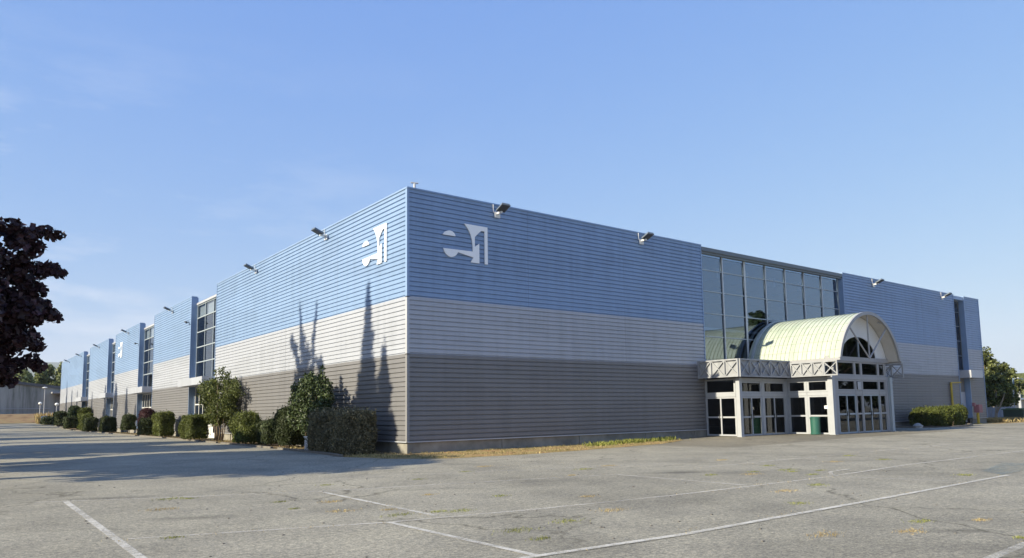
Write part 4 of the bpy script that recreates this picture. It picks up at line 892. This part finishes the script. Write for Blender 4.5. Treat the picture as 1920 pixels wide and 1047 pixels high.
# ------------------------------------------------------------------ far left: warehouse, lamps, drum, trees, hills
def mat_stained():
    mt, n, l, b = newmat('stained_concrete'); co = n.new('ShaderNodeTexCoord')
    mp = n.new('ShaderNodeMapping'); mp.inputs['Scale'].default_value = (.42, .42, .035); l.new(co.outputs['Object'], mp.inputs[0]); t = noise(n, l, 1.2, 6, .7, mp.outputs[0])
    r = ramp(n, l, t.outputs[0], [(.38, (.15, .16, .14)), (.5, (.31, .32, .30)), (.66, (.40, .41, .39))]); l.new(r.outputs[0], b.inputs['Base Color']); b.inputs['Roughness'].default_value = .9
    return mt
STAIN = mat_stained()
wh = thing('warehouse', (-2, 148, 2.3), 'low grey concrete warehouse with stained walls behind the far end', 'building')
wz = lambda x: 8.75 - 0.125 * (x + 7.3)
P3 = lambda y: (lambda a, z, d: (a, y + d, z))
mb = MB(); mb.prism([(-24, 1.8), (22, 1.8), (22, wz(22)), (-24, wz(-24))], P3(148), 24); mb.build('wall', STAIN, wh)
mb = MB(); mb.prism([(-24.4, wz(-24.4) + .01), (22.4, wz(22.4) + .01), (22.4, wz(22.4) + .55), (-24.4, wz(-24.4) + .55)], P3(147.6), 24.8); mb.build('roof', paint('dark_fascia', (.10, .105, .11), .7), wh)
mb = MB(); mb.box(1.0, 9.0, 144.8, 147.85, 6.55, 6.85); mb.build('canopy', paint('canopy_sheet', (.30, .30, .31), .7), wh)
mb = MB(); mb.box(1.8, 8.0, 147.78, 147.87, 2.2, 6.2); mb.build('gate', paint('gate_sheet', (.22, .225, .235), .7), wh)
mb = MB(); mb.box(-24, 1.0, 147.80, 147.87, 3.5, 3.62); mb.build('wall_rail', TRIMP, wh)
def globe_lamp(x, y, h, label):
    z = gzf(x, y); t = thing('globe_lamp', (x, y, z), label, 'lamp post', 'globe lamps at the far end')
    mb = MB(); mb.tube([(x, y, z - .1), (x, y, z + h)], [.09, .06], 10); mb.build('post', TRIMP, t)
    mb = MB(); mb.lathe((x, y, z + h), [(.08, 0), (.22, .08), (.30, .25), (.22, .42), (.06, .5)], 16); mb.build('globe', LAMPG, t, smooth=True); return t
globe_lamp(-2.75, 122.5, 2.35, 'left of two white globe lamps on the soil bank')
globe_lamp(-1.05, 115.0, 2.9, 'right of two white globe lamps close to the hall end')
z = gzf(-1.7, 128)
t = thing('street_lamp', (-1.7, 128, z), 'tall thin street lamp before the grey warehouse', 'street lamp')
mb = MB(); mb.tube([(-1.7, 128, z - .1), (-1.7, 128, z + 4.6)], [.08, .05], 8); mb.build('post', TRIMP, t)
mb = MB(); mb.lathe((-1.7, 128, z + 4.6), [(.06, 0), (.4, .05), (.42, .14), (.1, .24)], 14); mb.build('lamp_head', LAMPG, t)
z = gzf(-2.75, 113.5); t = thing('drum', (-2.75, 113.5, z), 'pale blue drum at the end of the hedges', 'drum')
mb = MB(); mb.lathe((-2.75, 113.5, z), [(.5, 0), (.55, .1), (.52, .5), (.55, .6), (.52, 1.1), (.56, 1.2)], 20); mb.build('shell', paint('pale_blue_plastic', (.35, .50, .58), .5), t)
mb = MB(); mb.lathe((-2.75, 113.5, z + 1.2), [(.5, .005), (.5, .05), (.2, .09)], 20); mb.build('lid', TRIMP, t)
# pale fence posts and dry reeds next to the far end
for k, (x, y) in enumerate(((-2.0, 119), (-1.3, 119.6), (-.6, 120.2))):
    z = gzf(x, y); mb = MB(); mb.tube([(x, y, z - .1), (x, y, z + 1.6)], .07, 8); mb.box(x - .1, x + .1, y - .1, y + .1, z + 1.6, z + 1.66)
    tag(mb.build('fence_post', TRIMP), ['leftmost pale post by the far hall end', 'middle pale post by the far hall end', 'rightmost pale post by the far hall end'][k], 'post', 'pale posts at the far hall end')
TG = 'far trees behind the warehouse'
for k, (x, y, H, zb, Rm, mt, lb, pf) in enumerate((
    (-1.2, 196, 15.5, 2, 3.0, L_POPLAR, 'pale far tree left of the gap in the tree line', None), (-4, 200, 16.5, 2, 3.4, L_POPLAR, 'far tree partly behind the purple maple', None),
    (0.9, 205, 14.5, 2, 1.8, L_POPLAR, 'slim far poplar left of the gap', lambda t: (1 - t) ** .5), (4.4, 212, 17.0, 2, 2.4, L_POPLAR, 'slim far poplar right of the gap', lambda t: (1 - t) ** .5),
    (6.3, 215, 18.5, 2, 3.0, L_POPLAR, 'tallest far poplar above the warehouse', lambda t: (1 - t) ** .45), (7.2, 205, 13.5, 2, 3.2, L_OAK, 'round yellow-green far tree above the warehouse roof', None), (9.4, 212, 19, 2, 3.0, L_POPLAR, 'far poplar touching the end of the hall', lambda t: (1 - t) ** .45))):
    broad('far_tree', (x, y), H - 4.6, zb, Rm, 46, lb, 200 + 5 * k, mt, per=60, leaf=.38, cr=1.1, group=TG, prof=pf, nl=5)
# hills
mb = MB(); n = 160; xs_ = np.linspace(-9000, 9000, n); rng = np.random.default_rng(9)
prof_ = 560 + 90 * np.sin(xs_ / 900 + 1.1) + 60 * np.sin(xs_ / 330 + .4) + 26 * np.sin(xs_ / 120) + 12 * np.sin(xs_ / 47)
for k in range(n - 1):
    for (f0, f1, d0, d1) in ((0, .45, 0, 500), (.45, .8, 500, 1100), (.8, 1.0, 1100, 1700), (1.0, .5, 1700, 2600)):
        mb.quad((xs_[k], 8500 + d0, prof_[k] * f0), (xs_[k + 1], 8500 + d0, prof_[k + 1] * f0), (xs_[k + 1], 8500 + d1, prof_[k + 1] * f1), (xs_[k], 8500 + d1, prof_[k] * f1))
struct('hills', mb, paint('wooded_hill', (.06, .085, .05), .95, .1, var=.3, scale=.002), 'blue wooded hills on the horizon', fixn=False)

# ------------------------------------------------------------------ far right: hydrant cabinet, trees, fence, container, lamp, pole, house
t = thing('hydrant_cabinet', (55.5, -.5, 0), 'faded red cabinet on a yellow post at the right corner of the hall', 'cabinet')
mb = MB(); mb.tube([(55.5, -.5, 0), (55.5, -.5, .95)], .11, 10); mb.box(55.3, 55.7, -.7, -.3, 0, .05); mb.build('post', YEL, t)
mb = MB(); mb.box(55.15, 55.9, -.75, -.35, .96, 1.65); mb.box(55.2, 55.85, -.77, -.751, 1.0, 1.6); mb.build('cabinet_box', RED, t)
mb = MB(); mb.box(54.7, 54.9, -.6, -.4, 1.5, 1.8); mb.box(54.9, 55.149, -.53, -.47, 1.55, 1.61); mb.build('alarm_bell', RED, t)
z = gzf(37.3, -3.2); mb = MB(); g = np.random.default_rng(3)
bm = bmesh.new(); bmesh.ops.create_icosphere(bm, subdivisions=3, radius=1)
for v in bm.verts: v.co = Vector((37.2, -3.55, z + .12)) + Vector((v.co.x * .34, v.co.y * .26, v.co.z * .2)) * (1 + .16 * math.sin(v.co.x * 5 + 1) * math.cos(v.co.y * 4) + .08 * math.sin(v.co.z * 9))
mb.v = [tuple(v.co) for v in bm.verts]; mb.f = [tuple(x.index for x in f_.verts) for f_ in bm.faces]; bm.free()
tag(mb.build('boulder', ROCK, loc=(37.2, -3.55, z)), 'pale boulder at the left end of the island hedge', 'boulder')
lt = (64.6, 1.4); cl = [((c[0], c[1], c[2]), r) for c, r in crown_clumps((67.6, 2.4), 4.2, 1.8, 2.0, 40, 301, .52)] + [((68.2 + i * .5, 2.2, 2.2), .45) for i in range(4)]
tree('leaning_tree', (lt[0], lt[1], 0), [([(64.6, 1.4, -.1), (65.2, 1.5, .7), (66.6, 1.9, 1.5), (67.6, 2.2, 2.8)], .16, .05), ([(65.2, 1.5, .7), (65.8, 1.2, 1.7), (66.4, 1.0, 2.8)], .09, .03), ([(66.6, 1.9, 1.5), (68.6, 1.9, 2.1), (69.6, 1.8, 2.5)], .07, .03)], cl, L_MYRT, BARKP, 'leaning tree with a bent pale trunk past the right corner', 'tree', 302, 330, .15, shell=.4)
broad('roadside_tree', (73.2, 5.0), 7.2, 1.5, 1.4, 32, 'taller tree close against the right end of the hall', 310, L_OAK, per=200, leaf=.17, cr=.6)
broad('roadside_tree', (78.0, 5.0), 5.9, 1.6, 1.9, 36, 'second tree a little right of the hall end', 320, L_OAK, per=200, leaf=.17, cr=.62)
mb = MB(); fp = MB()
for k in range(11):
    x = 62.5 + k * 1.25; mb.box(x + .03, x + 1.22, 3.6, 3.64, .12, 1.35)
    fp.box(x - .03, x + .03, 3.58, 3.66, 0, 1.45)
fc = thing('board_fence', (62.5, 3.6, 0), 'blue-grey board fence under the leaning tree', 'fence'); mb.build('panel', paint('blue_grey_boards', (.20, .22, .27), .7, var=.15, scale=2), fc); fp.build('post', TRIMD, fc)
ct = thing('waste_container', (66.6, .1, 0), 'dark green waste container at the right edge', 'container')
mb = MB(); mb.box(65.2, 68.0, -.7, .9, .12, 1.1)
for k in range(8): x = 65.25 + k * .38; mb.box(x, x + .1, -.74, -.701, .14, 1.08)
mb.build('tank', paint('dark_green_steel', (.03, .055, .045), .6, var=.2), ct)
mb = MB(); mb.box(65.1, 68.1, -.8, 1.0, 1.105, 1.18); mb.box(65.3, 67.9, -.5, .7, 1.181, 1.25); mb.build('lid', paint('green_lid', (.05, .11, .06), .6), ct)
mb = MB(); mb.box(65.4, 65.7, -.6, .8, 0, .119); mb.box(67.5, 67.8, -.6, .8, 0, .119); mb.build('skid', DSTEEL, ct)
t = thing('disc_sign', (72.2, 2.2, 0), 'round sign disc on a thin pole near the right edge', 'sign')
mb = MB(); mb.tube([(72.2, 2.2, 0), (72.2, 2.2, 3.55)], .06, 8); mb.build('post', TRIMP, t)
mb = MB(); mb.tube([(72.2, 2.17, 3.9), (72.22, 2.13, 3.9)], .42, 24); mb.build('disc', paint('grey_blue_sign', (.25, .33, .42), .5), t)
t = thing('utility_pole', (112, 14.6, 0), 'pale utility pole with a cross-arm at the right edge', 'utility pole')
mb = MB(); mb.tube([(112, 14.6, -.2), (112, 14.6, 5.6)], [.22, .15], 8); mb.build('pole', TRIMP, t); mb = MB(); mb.box(110.4, 113.6, 14.4, 14.48, 5.3, 5.45); mb.build('cross_arm', TRIMP, t)
hs = thing('low_house', (128, 22, 0), 'low white-roofed building in the distance at the right edge', 'building')
mb = MB(); mb.box(112, 146, 18, 28, 0, 2.3); mb.build('wall', paint('render_wall', (.42, .36, .32), .9), hs); mb = MB(); mb.box(111.5, 146.5, 17.5, 28.5, 2.31, 2.6); mb.build('roof', WHITE, hs)
mb = MB()
for k in range(5): mb.box(113.5 + 4 * k, 115.2 + 4 * k, 17.95, 17.99, .9, 1.9)
mb.build('window', MULLD, hs)
mb = MB(); g = np.random.default_rng(12); N_ = 5200; X_ = g.uniform(150, 900, N_); Yc = 40 + (X_ - 150) * .12 + g.uniform(-8, 60, N_); Z_ = np.abs(g.normal(0, 1, N_)) * 3.4 + 1 + 1.8 * np.sin(X_ / 17)
V, F = leaf_quads(g, np.stack([X_, Yc, np.clip(Z_, 0, 12)], 1), np.tile([0, -.3, .6], (N_, 1)), 2.2, .8); mb.arr(V, F)
tag(mb.build('far_wood', L_OAK, fixn=False), 'far line of trees on the horizon at the right', 'wood', kind='stuff')

# ------------------------------------------------------------------ utility box, weeds, grasses
t = thing('meter_box', (-1.75, 5.75, 0), 'small pale meter box behind the brownish hedge', 'box')
mb = MB(); mb.box(-1.95, -1.6, 5.5, 6.0, 0, .62); mb.build('housing', TRIMP, t); mb = MB(); mb.box(-1.98, -1.57, 5.47, 6.03, .621, .67); mb.build('lid', WHITE, t)
def blades(rng, P, h, w, mb, lean=.5):
    n = len(P); a = rng.uniform(0, 6.28, n); d = np.stack([np.cos(a), np.sin(a), np.zeros(n)], 1); b = np.stack([-np.sin(a), np.cos(a), np.zeros(n)], 1)
    hh = (h * rng.uniform(.45, 1.3, n))[:, None]; tip = P + d * hh * lean * rng.uniform(.2, 1.2, (n, 1)) + np.array([0, 0, 1]) * hh; midp = P + d * hh * lean * .2 + np.array([0, 0, 1]) * hh * .55
    V = np.stack([P - b * w, P + b * w, midp + b * w * .8, tip, midp - b * w * .8], 1).reshape(-1, 3); mb.arr(V, np.arange(5 * n).reshape(n, 5))
rng = np.random.default_rng(21)
# verge along the right wall
mb = MB(); n = 8000; u = rng.uniform(0, 1, n); ex = np.interp(u, np.linspace(0, 1, len(VE)), [p[0] for p in VE]); ey = np.interp(u, np.linspace(0, 1, len(VE)), [p[1] for p in VE]); ix = np.interp(u, np.linspace(0, 1, len(VI)), [p[0] for p in VI]); iy = np.interp(u, np.linspace(0, 1, len(VI)), [p[1] for p in VI])
t_ = rng.uniform(-.03, 1, n) ** 1.3 if False else np.abs(rng.uniform(-.02, 1, n)); x = ex * (1 - t_) + ix * t_; y = ey * (1 - t_) + iy * t_ + rng.normal(0, .08, n)
y = np.minimum(y, -.03 + (x < -.1) * 9); keep = (np.sin(x * 2.1 + 1.3 * y) + np.sin(y * 3.7 - x) + rng.normal(0, 1.0, n)) > .1
P = np.stack([x, y, gz(x, y)], 1)[keep]; blades(rng, P, .075, .008, mb, .9)
tag(mb.build('verge_grass', L_STRIP, fixn=False), 'dry mown grass of the verge under the right wall', 'grass', kind='stuff')
mb = MB(); C_ = [(12.2, -.9), (11.5, -1.1), (13.0, -.7), (10.4, -1.3), (14.0, -.8), (9.2, -1.6), (15.2, -.6)]
P = np.concatenate([np.array([cx, cy, 0]) + rng.normal(0, 1, (150, 3)) * [.35, .22, 0] for cx, cy in C_]); P[:, 1] = np.minimum(P[:, 1], -.05); P[:, 2] = gz(P[:, 0], P[:, 1]); blades(rng, P, .20, .014, mb, .5)
tag(mb.build('green_weeds', L_WEED, fixn=False), 'green weeds against the plinth near the entrance', 'weeds', kind='stuff')
# bed: dry tufts
mb = MB(); n = 5000; y = rng.uniform(.5, 60, n) ** 1.0; x = np.interp(y, [p[1] for p in BE], [p[0] for p in BE]) * rng.uniform(.05, .98, n); keep = np.sin(y * .9) + rng.normal(0, .6, n) > .2
P = np.stack([x, y, gz(x, y)], 1)[keep]; blades(rng, P, .09, .012, mb, .8)
tag(mb.build('bed_grass', L_STRIP, fixn=False), 'thin dry grass in the planting bed', 'grass', kind='stuff')
# weeds in the joints and cracks of the asphalt
mb = MB(); mb2 = MB(); tufts = [(-11.2, -10.3), (-10.9, -10.5), (-9.7, -12.4), (-9.9, -13.6), (-9.4, -14.5), (-9.0, -13.1), (-8.9, -15.6), (-8.2, -15.7), (-7.9, -15.9), (-8.7, -14.9), (-6.1, -14.6), (-4.9, -15.9), (-7.3, -18.0), (-8.6, -18.9), (-8.4, -18.2), (-2.0, -12.2), (-.5, -11.0), (1.9, -14.9), (2.6, -15.6), (3.0, -15.2), (3.4, -15.9), (1.3, -15.3), (2.2, -16.4), (3.9, -14.0), (.4, -14.7), (6.5, -14.6), (8.3, -15.2), (9.4, -13.5), (-3.6, -21.5), (-2.9, -22.0), (-4.1, -22.9), (-4.6, -21.8), (4.4, -19.0), (-1.5, -18.0), (-5.6, -21.2), (-7.0, -13.4), (-5.4, -10.2), (-3.3, -9.2), (-7.7, -9.9), (-1.8, -8.0), (.9, -10.6), (5, -11.6), (-11.7, -12.0), (-12.3, -15.4), (-3.0, -19.2), (.0, -17.8), (-6.0, -17.6)]
for k, (cx, cy) in enumerate(tufts):
    s = rng.uniform(.04, .13); m_ = int(60 + 500 * s); P = np.array([cx, cy, 0]) + rng.normal(0, 1, (m_, 3)) * [s * 1.3, s * .8, 0]; P[:, 2] = gz(P[:, 0], P[:, 1])
    blades(rng, P, .018 + .08 * s, .003, mb if rng.uniform() < .6 else mb2, 1.1)
for line in (((-13, -15.1), (-9.4, -16.2)), ((-8.4, -11.2), (-8.5, -16)), ((-3.7, -16.9), (2, -17)), ((-9.5, -19.8), (4.9, -19.7)), ((1.7, -13.1), (15, -12.9)), ((-11, -10), (-1, -12.8)), ((-6, -7), (8, -10.5))):
    m_ = 170; u = rng.uniform(0, 1, m_); P = np.stack([line[0][0] + (line[1][0] - line[0][0]) * u, line[0][1] + (line[1][1] - line[0][1]) * u, u * 0], 1) + rng.normal(0, 1, (m_, 3)) * [.08, .08, 0]; P = P[np.sin(u * 40) > .3]; P[:, 2] = gz(P[:, 0], P[:, 1]); blades(rng, P, .02, .003, mb2, 1.2)
tag(mb.build('asphalt_weeds', L_WEED, fixn=False), 'green weeds sprouting from cracks in the asphalt', 'weeds', kind='stuff')
tag(mb2.build('dry_weeds', L_DRY, fixn=False), 'dry yellow weeds in the asphalt joints', 'weeds', kind='stuff')
# pale grit and litter specks
mb = MB(); n = 260; x = rng.uniform(-14, 12, n); y = rng.uniform(-23, -5, n)
for a, b_ in zip(x, y):
    s = rng.uniform(.006, .018); z = gzf(a, b_); mb.box(a - s, a + s, b_ - s * .7, b_ + s * .7, z - .002, z + s * .8)
tag(mb.build('grit', KERB), 'loose pale grit scattered over the asphalt', 'grit', kind='stuff')
# tall dry grass at both far ends
mb = MB(); n = 1500; P = np.stack([rng.uniform(-3.5, -.5, n), rng.uniform(116, 121, n), np.zeros(n)], 1); P[:, 2] = gz(P[:, 0], P[:, 1]); blades(rng, P, 1.3, .03, mb, .25)
n = 2600; P = np.stack([rng.uniform(59.5, 66, n), rng.normal(.2, .6, n), np.zeros(n)], 1); blades(rng, P, .38, .02, mb, .5)
tag(mb.build('tall_dry_grass', L_DRY, fixn=False), 'tall straw-coloured grass at the far ends of the hall', 'grass', kind='stuff')

# ------------------------------------------------------------------ summer haze in the air
hz, hn, hl, hb = newmat('summer_haze'); hn.remove(hb)
pv = hn.new('ShaderNodeVolumePrincipled'); pv.inputs['Color'].default_value = (0.86, 0.92, 1.0, 1); pv.inputs['Density'].default_value = 0.00007; pv.inputs['Anisotropy'].default_value = 0.0
hl.new(pv.outputs[0], hn['Material Output'].inputs['Volume'])
mb = MB(); mb.box(-12500, 12500, -3500, 12500, -3, 1000); tag(mb.build('haze', hz), 'thin summer haze that turns the far hills blue', 'haze', kind='stuff')
